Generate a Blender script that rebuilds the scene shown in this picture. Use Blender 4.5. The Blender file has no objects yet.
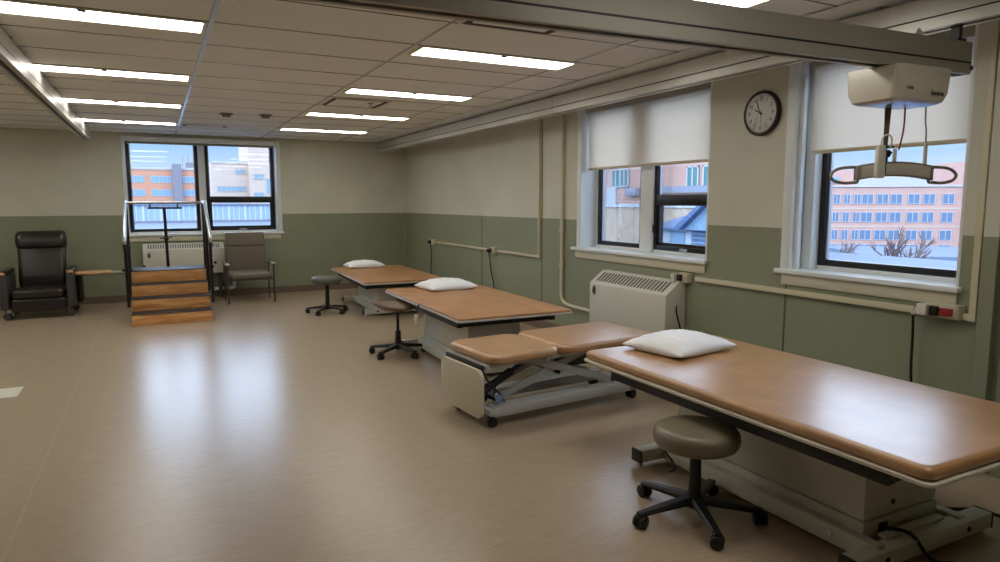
import bpy, bmesh, math, random
from mathutils import Vector, Matrix
random.seed(7)
SC = bpy.context.scene
COL = SC.collection
PI = math.pi
R = math.radians

# ------------------------------------------------------------------ colour
def lin(c):
    c = c / 255.0
    return c / 12.92 if c <= 0.04045 else ((c + 0.055) / 1.055) ** 2.4
def rgb(r, g, b):
    return (lin(r), lin(g), lin(b), 1.0)

# ------------------------------------------------------------------ materials
def nodes_of(name):
    m = bpy.data.materials.new(name)
    m.use_nodes = True
    nt = m.node_tree
    b = nt.nodes['Principled BSDF']
    return m, nt, b
def mat(name, c, rough=0.5, metal=0.0, spec=0.5, var=0.0, scale=8.0, bump=0.0, bscale=60.0, stretch=(1, 1, 1), c2=None, coat=0.0):
    m, nt, b = nodes_of(name)
    b.inputs['Base Color'].default_value = c
    b.inputs['Roughness'].default_value = rough
    b.inputs['Metallic'].default_value = metal
    b.inputs['Specular IOR Level'].default_value = spec
    b.inputs['Coat Weight'].default_value = coat
    b.inputs['Coat Roughness'].default_value = 0.32
    tc = nt.nodes.new('ShaderNodeTexCoord')
    mp = nt.nodes.new('ShaderNodeMapping')
    mp.inputs['Scale'].default_value = stretch
    nt.links.new(tc.outputs['Object'], mp.inputs['Vector'])
    if var > 0 or c2:
        n = nt.nodes.new('ShaderNodeTexNoise')
        n.inputs['Scale'].default_value = scale
        n.inputs['Detail'].default_value = 5.0
        nt.links.new(mp.outputs[0], n.inputs['Vector'])
        rp = nt.nodes.new('ShaderNodeValToRGB')
        rp.color_ramp.elements[0].position = 0.32
        rp.color_ramp.elements[1].position = 0.68
        a = c2 if c2 else tuple(x * (1 - var) for x in c[:3]) + (1,)
        z = c if c2 else tuple(min(1, x * (1 + var)) for x in c[:3]) + (1,)
        rp.color_ramp.elements[0].color = a
        rp.color_ramp.elements[1].color = z
        nt.links.new(n.outputs['Fac'], rp.inputs['Fac'])
        nt.links.new(rp.outputs['Color'], b.inputs['Base Color'])
    if bump > 0:
        n2 = nt.nodes.new('ShaderNodeTexNoise')
        n2.inputs['Scale'].default_value = bscale
        n2.inputs['Detail'].default_value = 4.0
        nt.links.new(mp.outputs[0], n2.inputs['Vector'])
        bp = nt.nodes.new('ShaderNodeBump')
        bp.inputs['Strength'].default_value = bump
        bp.inputs['Distance'].default_value = 0.01
        nt.links.new(n2.outputs['Fac'], bp.inputs['Height'])
        nt.links.new(bp.outputs['Normal'], b.inputs['Normal'])
    return m
def emis(name, c, s):
    m, nt, b = nodes_of(name)
    b.inputs['Base Color'].default_value = c
    b.inputs['Emission Color'].default_value = c
    b.inputs['Emission Strength'].default_value = s
    return m

PAINT_Z = 1.292
def wall_paint(name, top, low):
    """two real coats of paint, cream above and green below a line at PAINT_Z (world z = object z)"""
    m, nt, b = nodes_of(name)
    tc = nt.nodes.new('ShaderNodeTexCoord')
    sp = nt.nodes.new('ShaderNodeSeparateXYZ')
    nt.links.new(tc.outputs['Object'], sp.inputs[0])
    gt = nt.nodes.new('ShaderNodeMath'); gt.operation = 'GREATER_THAN'
    gt.inputs[1].default_value = PAINT_Z
    nt.links.new(sp.outputs['Z'], gt.inputs[0])
    n = nt.nodes.new('ShaderNodeTexNoise'); n.inputs['Scale'].default_value = 2.2; n.inputs['Detail'].default_value = 6
    nt.links.new(tc.outputs['Object'], n.inputs['Vector'])
    def pair(c):
        rp = nt.nodes.new('ShaderNodeValToRGB')
        rp.color_ramp.elements[0].position = .3; rp.color_ramp.elements[1].position = .7
        rp.color_ramp.elements[0].color = tuple(x * .95 for x in c[:3]) + (1,)
        rp.color_ramp.elements[1].color = tuple(min(1, x * 1.04) for x in c[:3]) + (1,)
        nt.links.new(n.outputs['Fac'], rp.inputs['Fac'])
        return rp
    a, z = pair(low), pair(top)
    mx = nt.nodes.new('ShaderNodeMix'); mx.data_type = 'RGBA'
    nt.links.new(gt.outputs[0], mx.inputs['Factor'])
    nt.links.new(a.outputs['Color'], mx.inputs[6]); nt.links.new(z.outputs['Color'], mx.inputs[7])
    nt.links.new(mx.outputs[2], b.inputs['Base Color'])
    b.inputs['Roughness'].default_value = 0.42
    n2 = nt.nodes.new('ShaderNodeTexNoise'); n2.inputs['Scale'].default_value = 90; n2.inputs['Detail'].default_value = 3
    nt.links.new(tc.outputs['Object'], n2.inputs['Vector'])
    bp = nt.nodes.new('ShaderNodeBump'); bp.inputs['Strength'].default_value = .12; bp.inputs['Distance'].default_value = .004
    nt.links.new(n2.outputs['Fac'], bp.inputs['Height']); nt.links.new(bp.outputs[0], b.inputs['Normal'])
    return m

def floor_mat():
    """sheet vinyl with a fine brushed grain and welded seams"""
    m, nt, b = nodes_of('floor_vinyl')
    L = nt.links.new
    tc = nt.nodes.new('ShaderNodeTexCoord')
    mp = nt.nodes.new('ShaderNodeMapping'); mp.inputs['Scale'].default_value = (2.2, 26, 1); mp.inputs['Rotation'].default_value = (0, 0, R(8))
    L(tc.outputs['Object'], mp.inputs['Vector'])
    n = nt.nodes.new('ShaderNodeTexNoise'); n.inputs['Scale'].default_value = 3.0; n.inputs['Detail'].default_value = 8; n.inputs['Roughness'].default_value = .65
    L(mp.outputs[0], n.inputs['Vector'])
    rp = nt.nodes.new('ShaderNodeValToRGB')
    rp.color_ramp.elements[0].position = .3; rp.color_ramp.elements[1].position = .72
    rp.color_ramp.elements[0].color = FLOOR_A; rp.color_ramp.elements[1].color = FLOOR_B
    L(n.outputs['Fac'], rp.inputs['Fac'])
    n1 = nt.nodes.new('ShaderNodeTexNoise'); n1.inputs['Scale'].default_value = .7; n1.inputs['Detail'].default_value = 3
    L(tc.outputs['Object'], n1.inputs['Vector'])
    mx = nt.nodes.new('ShaderNodeMix'); mx.data_type = 'RGBA'; mx.blend_type = 'MULTIPLY'
    mr = nt.nodes.new('ShaderNodeMapRange'); mr.inputs[3].default_value = .0; mr.inputs[4].default_value = .18
    L(n1.outputs['Fac'], mr.inputs[0]); L(mr.outputs[0], mx.inputs['Factor'])
    L(rp.outputs['Color'], mx.inputs[6]); mx.inputs[7].default_value = (.72, .66, .6, 1)
    # weld seams running down the room every 2 m
    sp = nt.nodes.new('ShaderNodeSeparateXYZ'); L(tc.outputs['Object'], sp.inputs[0])
    ad = nt.nodes.new('ShaderNodeMath'); ad.operation = 'ADD'; ad.inputs[1].default_value = 0.645
    L(sp.outputs['X'], ad.inputs[0])
    ab = nt.nodes.new('ShaderNodeMath'); ab.operation = 'ABSOLUTE'; L(ad.outputs[0], ab.inputs[0])
    lt = nt.nodes.new('ShaderNodeMath'); lt.operation = 'LESS_THAN'; lt.inputs[1].default_value = .006; L(ab.outputs[0], lt.inputs[0])
    mx2 = nt.nodes.new('ShaderNodeMix'); mx2.data_type = 'RGBA'
    L(lt.outputs[0], mx2.inputs['Factor']); L(mx.outputs[2], mx2.inputs[6]); mx2.inputs[7].default_value = rgb(178, 160, 136)
    L(mx2.outputs[2], b.inputs['Base Color'])
    b.inputs['Roughness'].default_value = .27
    b.inputs['Specular IOR Level'].default_value = .62
    bp = nt.nodes.new('ShaderNodeBump'); bp.inputs['Strength'].default_value = .03; bp.inputs['Distance'].default_value = .003
    L(n.outputs['Fac'], bp.inputs['Height']); L(bp.outputs[0], b.inputs['Normal'])
    return m

def wood(name, c1, c2, axis=0, rough=.45):
    m, nt, b = nodes_of(name)
    tc = nt.nodes.new('ShaderNodeTexCoord')
    mp = nt.nodes.new('ShaderNodeMapping')
    s = [14, 14, 14]; s[axis] = 1.4
    mp.inputs['Scale'].default_value = s
    nt.links.new(tc.outputs['Object'], mp.inputs['Vector'])
    n = nt.nodes.new('ShaderNodeTexNoise'); n.inputs['Scale'].default_value = 2.4; n.inputs['Detail'].default_value = 7; n.inputs['Distortion'].default_value = .8
    nt.links.new(mp.outputs[0], n.inputs['Vector'])
    rp = nt.nodes.new('ShaderNodeValToRGB')
    rp.color_ramp.elements[0].position = .33; rp.color_ramp.elements[1].position = .62
    rp.color_ramp.elements[0].color = c1; rp.color_ramp.elements[1].color = c2
    nt.links.new(n.outputs['Fac'], rp.inputs['Fac']); nt.links.new(rp.outputs['Color'], b.inputs['Base Color'])
    b.inputs['Roughness'].default_value = rough
    return m

def glass_mat(name, tint=(.93, .96, .98, 1), refl=.07):
    m = bpy.data.materials.new(name); m.use_nodes = True
    nt = m.node_tree; nt.nodes.clear()
    o = nt.nodes.new('ShaderNodeOutputMaterial')
    t = nt.nodes.new('ShaderNodeBsdfTransparent'); t.inputs['Color'].default_value = tint
    g = nt.nodes.new('ShaderNodeBsdfGlossy'); g.inputs['Roughness'].default_value = .02
    mx = nt.nodes.new('ShaderNodeMixShader')
    lw = nt.nodes.new('ShaderNodeLayerWeight'); lw.inputs['Blend'].default_value = .25
    mu = nt.nodes.new('ShaderNodeMath'); mu.operation = 'MULTIPLY_ADD'; mu.inputs[1].default_value = .5; mu.inputs[2].default_value = refl * .5
    nt.links.new(lw.outputs['Fresnel'], mu.inputs[0])
    nt.links.new(mu.outputs[0], mx.inputs['Fac'])
    nt.links.new(t.outputs[0], mx.inputs[1]); nt.links.new(g.outputs[0], mx.inputs[2])
    nt.links.new(mx.outputs[0], o.inputs['Surface'])
    return m

def blind_mat():
    m = bpy.data.materials.new('blind_fabric'); m.use_nodes = True
    nt = m.node_tree; nt.nodes.clear()
    o = nt.nodes.new('ShaderNodeOutputMaterial')
    d = nt.nodes.new('ShaderNodeBsdfDiffuse'); d.inputs['Color'].default_value = rgb(232, 226, 216)
    t = nt.nodes.new('ShaderNodeBsdfTranslucent'); t.inputs['Color'].default_value = rgb(252, 242, 228)
    mx = nt.nodes.new('ShaderNodeMixShader'); mx.inputs['Fac'].default_value = .62
    tc = nt.nodes.new('ShaderNodeTexCoord')
    w = nt.nodes.new('ShaderNodeTexNoise'); w.inputs['Scale'].default_value = 400
    nt.links.new(tc.outputs['Object'], w.inputs['Vector'])
    bp = nt.nodes.new('ShaderNodeBump'); bp.inputs['Strength'].default_value = .1; bp.inputs['Distance'].default_value = .001
    nt.links.new(w.outputs['Fac'], bp.inputs['Height']); nt.links.new(bp.outputs[0], d.inputs['Normal'])
    nt.links.new(d.outputs[0], mx.inputs[1]); nt.links.new(t.outputs[0], mx.inputs[2])
    nt.links.new(mx.outputs[0], o.inputs['Surface'])
    return m

FLOOR_A = rgb(164, 145, 122)
FLOOR_B = rgb(184, 165, 141)
M = {}
M['wall'] = wall_paint('wall_paint', rgb(208, 207, 190), rgb(142, 147, 122))
M['wall_back'] = M['wall']
M['floor'] = floor_mat()
M['tile'] = mat('ceiling_tile', rgb(236, 236, 229), .85, var=.02, scale=3, bump=.25, bscale=220)
M['tee'] = mat('ceiling_tee', rgb(205, 205, 205), .22)
M['tile_gap'] = mat('tile_reveal', rgb(140, 130, 120), .22)
M['baseboard'] = mat('rubber_base', rgb(118, 102, 88), .5)
M['trim'] = mat('white_trim', rgb(232, 236, 236), .3)
M['apron'] = mat('cream_trim', rgb(208, 202, 180), .38)
M['frame'] = mat('black_window_metal', rgb(22, 21, 22), .35)
M['alu'] = mat('window_aluminium', rgb(165, 170, 175), .35, metal=.6)
M['glass'] = glass_mat('window_glass')
M['blind'] = blind_mat()
M['blind_rail'] = mat('blind_rail', rgb(205, 195, 170), .5)
M['cassette'] = mat('blind_cassette', rgb(150, 146, 136), .45)
M['rail'] = mat('champagne_aluminium', rgb(196, 194, 184), .36, metal=.35)
M['gantry'] = mat('bronze_aluminium', rgb(170, 166, 154), .4, metal=.3)
M['dark'] = mat('black_plastic', rgb(20, 19, 20), .42)
M['dark_metal'] = mat('black_metal', rgb(26, 25, 26), .38, metal=.3)
M['vinyl'] = mat('tan_vinyl', rgb(194, 148, 98), .40, spec=.6, c2=rgb(176, 128, 80), scale=7, bump=.06, bscale=160, coat=.95)
M['vinyl_far'] = mat('brown_vinyl', rgb(190, 142, 96), .40, spec=.5, c2=rgb(168, 120, 76), scale=6, bump=.08, bscale=160, coat=.15)
M['ivory'] = mat('ivory_edge_band', rgb(214, 206, 186), .4)
M['base'] = mat('beige_painted_steel', rgb(206, 203, 188), .42)
M['grey_edge'] = mat('grey_edge_band', rgb(188, 184, 180), .4)
M['pillow'] = mat('white_pillow_case', rgb(240, 242, 244), .6, bump=.35, bscale=14)
M['taupe'] = mat('taupe_vinyl', rgb(122, 114, 92), .36, bump=.05, bscale=120)
M['brown_seat'] = mat('brown_vinyl_seat', rgb(116, 92, 72), .4)
M['grey_seat'] = mat('grey_green_vinyl', rgb(92, 96, 88), .42)
M['chrome'] = mat('chrome', rgb(190, 190, 190), .2, metal=1)
M['steel'] = mat('brushed_steel', rgb(205, 208, 212), .28, metal=.8)
M['oak'] = wood('oak', rgb(186, 124, 68), rgb(224, 170, 108), 0)
M['tray'] = wood('beech_tray', rgb(178, 128, 84), rgb(214, 168, 120), 0)
M['rubber'] = mat('dark_tread', rgb(44, 38, 40), .55)
M['black_vinyl'] = mat('black_leather', rgb(38, 32, 30), .3, spec=.6, bump=.15, bscale=40)
M['dark_grey'] = mat('dark_grey_frame', rgb(66, 62, 60), .5)
M['chair_fab'] = mat('taupe_fabric', rgb(112, 102, 88), .7, var=.06, scale=60)
M['chair_seat'] = mat('grey_green_fabric', rgb(116, 114, 102), .6, var=.06, scale=60)
M['heater'] = mat('ivory_heater_enamel', rgb(216, 214, 200), .36)
M['slot'] = mat('slot_dark', rgb(112, 108, 98), .7)
M['raceway'] = mat('cream_raceway', rgb(212, 204, 176), .4)
M['plate'] = mat('outlet_plate', rgb(206, 198, 172), .4)
M['white_plastic'] = mat('white_plastic', rgb(220, 216, 204), .35)
M['lift'] = mat('lift_housing', rgb(206, 200, 184), .35)
M['red'] = mat('red_cord', rgb(150, 28, 34), .5)
M['greencord'] = mat('green_clip', rgb(36, 92, 66), .5)
M['strap'] = mat('brown_strap', rgb(112, 94, 74), .7)
M['spread'] = mat('spreader_grey', rgb(146, 140, 132), .4)
M['t2grey'] = mat('grey_blue_enamel', rgb(188, 188, 186), .38)
M['panel'] = mat('end_panel', rgb(202, 194, 172), .4)
M['face'] = mat('clock_face', rgb(226, 226, 222), .4)
M['ink'] = mat('ink', rgb(18, 18, 20), .5)
M['vent'] = mat('vent_dark', rgb(44, 40, 36), .6)
M['detector'] = mat('detector', rgb(120, 108, 92), .5)
M['lamp'] = emis('lamp_diffuser', rgb(254, 250, 241), 9.1)
M['lamp_frame'] = mat('lamp_frame', rgb(225, 220, 205), .5)
M['tape'] = mat('floor_tape', rgb(214, 212, 196), .5)
M['signal'] = mat('blue_tag', rgb(120, 140, 170), .4)

# ------------------------------------------------------------------ mesh builder
class MB:
    def __init__(s):
        s.bm = bmesh.new(); s.mi = 0
    def _merge(s, t, mw=None):
        if mw is not None: t.transform(mw)
        for f in t.faces: f.material_index = s.mi
        me = bpy.data.meshes.new('tmp'); t.to_mesh(me); t.free()
        s.bm.from_mesh(me); bpy.data.meshes.remove(me)
        return s
    def box(s, x0, x1, y0, y1, z0, z1, bev=0, seg=2, mw=None):
        t = bmesh.new()
        bmesh.ops.create_cube(t, size=1)
        for v in t.verts:
            v.co = Vector(((x0 + x1) / 2 + v.co.x * (x1 - x0), (y0 + y1) / 2 + v.co.y * (y1 - y0), (z0 + z1) / 2 + v.co.z * (z1 - z0)))
        if bev > 0:
            bmesh.ops.bevel(t, geom=t.edges[:], offset=bev, segments=seg, profile=.5, affect='EDGES')
        return s._merge(t, mw)
    def bar(s, p0, p1, w, h, bev=0, up=(0, 0, 1)):
        """rectangular bar from p0 to p1, w across, h along 'up'"""
        p0, p1 = Vector(p0), Vector(p1); d = p1 - p0; L = d.length; d.normalize()
        up = Vector(up); sd = d.cross(up).normalized(); u2 = sd.cross(d)
        mw = Matrix((sd, d, u2)).transposed().to_4x4(); mw.translation = (p0 + p1) / 2
        return s.box(-w / 2, w / 2, -L / 2, L / 2, -h / 2, h / 2, bev, 2, mw)
    def cyl(s, p0, p1, r0, r1=None, seg=20, bev=0):
        r1 = r0 if r1 is None else r1
        p0, p1 = Vector(p0), Vector(p1); d = p1 - p0; L = d.length
        t = bmesh.new()
        bmesh.ops.create_cone(t, cap_ends=True, segments=seg, radius1=r0, radius2=r1, depth=L)
        if bev > 0:
            es = [e for e in t.edges if abs(e.verts[0].co.z - e.verts[1].co.z) < 1e-6]
            bmesh.ops.bevel(t, geom=es, offset=bev, segments=2, profile=.5, affect='EDGES')
        q = Vector((0, 0, 1)).rotation_difference(d.normalized())
        mw = q.to_matrix().to_4x4(); mw.translation = (p0 + p1) / 2
        return s._merge(t, mw)
    def ball(s, c, r, sx=1, sy=1, sz=1, seg=16):
        t = bmesh.new(); bmesh.ops.create_uvsphere(t, u_segments=seg, v_segments=seg // 2, radius=r)
        mw = Matrix.Translation(c) @ Matrix.Diagonal((sx, sy, sz, 1))
        return s._merge(t, mw)
    def tube(s, pts, r, seg=10, closed=False, sub=6, flat=1.0):
        P = [Vector(p) for p in pts]; n = len(P)
        if sub > 1 and n > 2:
            Q = []
            rng = range(n if closed else n - 1)
            for i in rng:
                a = P[(i - 1) % n] if (closed or i > 0) else P[0]
                b = P[i]; c = P[(i + 1) % n]
                d = P[(i + 2) % n] if (closed or i + 2 < n) else P[-1]
                for k in range(sub):
                    t = k / sub
                    Q.append(.5 * ((2 * b) + (c - a) * t + (2 * a - 5 * b + 4 * c - d) * t * t + (3 * b - a - 3 * c + d) * t ** 3))
            if not closed: Q.append(P[-1])
            P = Q; n = len(P)
        t = bmesh.new(); rings = []
        nrm = None
        for i in range(n):
            if closed: tg = (P[(i + 1) % n] - P[(i - 1) % n])
            else: tg = P[min(i + 1, n - 1)] - P[max(i - 1, 0)]
            tg.normalize()
            if nrm is None:
                nrm = tg.orthogonal().normalized()
            else:
                nrm = (nrm - tg * nrm.dot(tg)).normalized()
            bn = tg.cross(nrm)
            rings.append([t.verts.new(P[i] + (nrm * math.cos(2 * PI * k / seg) + bn * math.sin(2 * PI * k / seg) * flat) * r) for k in range(seg)])
        for i in range(n if closed else n - 1):
            a, b = rings[i], rings[(i + 1) % n]
            for k in range(seg):
                t.faces.new((a[k], a[(k + 1) % seg], b[(k + 1) % seg], b[k]))
        if not closed:
            t.faces.new(rings[0][::-1]); t.faces.new(rings[-1])
        bmesh.ops.recalc_face_normals(t, faces=t.faces[:])
        return s._merge(t)
    def lathe(s, prof, c=(0, 0, 0), seg=40, mw=None):
        t = bmesh.new(); rings = []
        for (r, z) in prof:
            if r < 1e-6: rings.append([t.verts.new((c[0], c[1], c[2] + z))])
            else: rings.append([t.verts.new((c[0] + r * math.cos(2 * PI * k / seg), c[1] + r * math.sin(2 * PI * k / seg), c[2] + z)) for k in range(seg)])
        for a, b in zip(rings, rings[1:]):
            for k in range(seg):
                k2 = (k + 1) % seg
                if len(a) == 1: t.faces.new((a[0], b[k2], b[k]))
                elif len(b) == 1: t.faces.new((a[k], a[k2], b[0]))
                else: t.faces.new((a[k], a[k2], b[k2], b[k]))
        bmesh.ops.recalc_face_normals(t, faces=t.faces[:])
        return s._merge(t, mw)
    def prism(s, pts, vec, mw=None, bev=0):
        t = bmesh.new(); v = Vector(vec)
        a = [t.verts.new(p) for p in pts]; b = [t.verts.new(Vector(p) + v) for p in pts]
        n = len(a)
        t.faces.new(a[::-1]); t.faces.new(b)
        for i in range(n): t.faces.new((a[i], a[(i + 1) % n], b[(i + 1) % n], b[i]))
        bmesh.ops.recalc_face_normals(t, faces=t.faces[:])
        if bev > 0: bmesh.ops.bevel(t, geom=t.edges[:], offset=bev, segments=2, profile=.5, affect='EDGES')
        return s._merge(t, mw)
    def loft(s, layers, seg=8, mw=None):
        """layers: (z, half_x, half_y, corner_radius[, cx, cy]) stacked rounded rectangles"""
        t = bmesh.new(); rings = []
        for L in layers:
            z, hx, hy, r = L[:4]; cx, cy = (L[4], L[5]) if len(L) > 4 else (0, 0)
            r = min(r, hx - 1e-4, hy - 1e-4); ring = []
            for qx, qy, a0 in ((1, 1, 0), (-1, 1, 90), (-1, -1, 180), (1, -1, 270)):
                for k in range(seg + 1):
                    a = R(a0 + 90 * k / seg)
                    ring.append(t.verts.new((cx + qx * (hx - r) + r * math.cos(a), cy + qy * (hy - r) + r * math.sin(a), z)))
            rings.append(ring)
        n = len(rings[0])
        for a, b in zip(rings, rings[1:]):
            for k in range(n): t.faces.new((a[k], a[(k + 1) % n], b[(k + 1) % n], b[k]))
        t.faces.new(rings[0][::-1]); t.faces.new(rings[-1])
        bmesh.ops.recalc_face_normals(t, faces=t.faces[:])
        return s._merge(t, mw)
    def build(s, name, mats, parent=None, smooth=True, ang=35, loc=None):
        me = bpy.data.meshes.new(name); s.bm.to_mesh(me); s.bm.free()
        if not isinstance(mats, (list, tuple)): mats = [mats]
        for m in mats: me.materials.append(m)
        if smooth:
            me.polygons.foreach_set('use_smooth', [True] * len(me.polygons))
            me.set_sharp_from_angle(angle=R(ang))
        o = bpy.data.objects.new(name, me); COL.objects.link(o)
        if parent: o.parent = parent
        if loc: o.location = loc
        return o
def cushion(layers_r, hx, hy, cr, z0, z1, r, seg=8):
    """rounded pad layers between z0 and z1 with edge rounding r"""
    L = []
    for k in range(seg + 1):
        a = R(90 * k / seg)
        L.append((z0 + r * (1 - math.sin(R(90) - a)) if False else z0 + r * (1 - math.cos(a)), hx - r * (1 - math.sin(a)), hy - r * (1 - math.sin(a)), cr))
    for k in range(seg + 1):
        a = R(90 * k / seg)
        L.append((z1 - r * (1 - math.sin(a)), hx - r * (1 - math.cos(a)), hy - r * (1 - math.cos(a)), cr))
    return L

def tag(o, label=None, cat=None, group=None, kind=None):
    if label: o['label'] = label
    if cat: o['category'] = cat
    if group: o['group'] = group
    if kind: o['kind'] = kind
    return o
def thing(name, label, cat, loc=(0, 0, 0), rz=0, group=None):
    o = bpy.data.objects.new(name, None); COL.objects.link(o)
    o.empty_display_size = .1
    o.location = loc; o.rotation_euler = (0, 0, rz)
    return tag(o, label, cat, group)
def struct(name, mb, m, smooth=False):
    return tag(mb.build(name, m, smooth=smooth), kind='structure')
def copy_tree(o, parent=None):
    c = o.copy(); COL.objects.link(c)
    if parent: c.parent = parent
    for ch in list(o.children): copy_tree(ch, c)
    return c

# ------------------------------------------------------------------ room shell
XL, XR, YF, YB, H = -4.6, 3.97, -3.6, 11.4, 2.50
T = .26                                             # wall thickness
SILL = 1.0
WA = (4.06, 5.88)                                   # middle window, along y
WB = (2.13, 3.27)                                   # right window, along y
WC = (-.37, 1.80)                                   # back window, along x
WTOP = 2.455
mb = MB(); mb.box(XL - T, XR + T, YF - T, YB + T, -.2, 0); struct('floor', mb, M['floor'])
mb = MB(); mb.box(XL - T, XR + T, YF - T, YB + T, H, H + .2); struct('ceiling', mb, M['tile'])
mb = MB()
mb.box(XR, XR + T, YF - T, WB[0], 0, H); mb.box(XR, XR + T, WB[1], WA[0], 0, H); mb.box(XR, XR + T, WA[1], YB + T, 0, H)
for w in (WA, WB):
    mb.box(XR, XR + T, w[0], w[1], 0, SILL - .03); mb.box(XR, XR + T, w[0], w[1], WTOP, H)
struct('wall_right', mb, M['wall'])
mb = MB()
mb.box(XL - T, WC[0], YB, YB + T, 0, H); mb.box(WC[1], XR, YB, YB + T, 0, H)
mb.box(WC[0], WC[1], YB, YB + T, 0, SILL - .03); mb.box(WC[0], WC[1], YB, YB + T, WTOP, H)
struct('wall_back', mb, M['wall'])
mb = MB(); mb.box(XL - T, XL, YF - T, YB, 0, H); struct('wall_left', mb, M['wall'])
mb = MB(); mb.box(XL, XR, YF - T, YF, 0, H); struct('wall_front', mb, M['wall'])
def baseboard(name, x0, x1, y0, y1):
    mb = MB(); mb.box(x0, x1, y0, y1, 0, .105, .004); struct(name, mb, M['baseboard'])
baseboard('baseboard_back', XL, XR - .012, YB - .012, YB)
baseboard('baseboard_right', XR - .012, XR, YF, YB)
baseboard('baseboard_left', XL, XL + .012, YF, YB - .012)

# ceiling grid: strips down the room (x = const) and thin tile edges across (y = const)
TY0, TYS = 4.262, .604
TX0, TXS = .345, 1.223
mb = MB()
x = TX0 - 4 * TXS
while x < XR:
    wd = .013 if abs(x - TX0) < .01 else .006
    mb.box(x - wd, x + wd, YF, YB, H - .006, H); x += TXS
struct('trim_1', mb, M['tee'])
mb = MB()
y = TY0 - 13 * TYS
while y < YB:
    mb.box(XL, XR, y - .0045, y + .0045, H - .003, H); y += TYS
struct('trim_2', mb, M['tile_gap'])
mb = MB(); mb.box(3.24, XR, YF, YB, H - .008, H - .0065); struct('lit_strip_board', mb, M['trim'])  # added white board, standing in for the brightly lit ceiling edge by the rail
# wall panel joints, corner bead, column edges
mb = MB()
for yy in (8.28, 6.67, 3.28):
    mb.box(XR - .004, XR, yy - .006, yy + .006, .105, PAINT_Z - .004)
mb.box(XR - .004, XR, 6.665, 6.675, PAINT_Z, H)
struct('trim_3', mb, mat('joint_line', rgb(96, 94, 74), .6))  # thin olive strips along the wall panel joints
mb = MB(); mb.box(XR - .05, XR, 1.925, 2.0, 0, H, .002); mb.box(XR - .02, XR, YF, 1.89, 0, H, .002)
struct('trim_4', mb, M['wall'])
mb = MB(); mb.box(XR - .03, XR, YB - .03, YB, 0, H, .003); struct('trim_5', mb, M['wall'])

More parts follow.
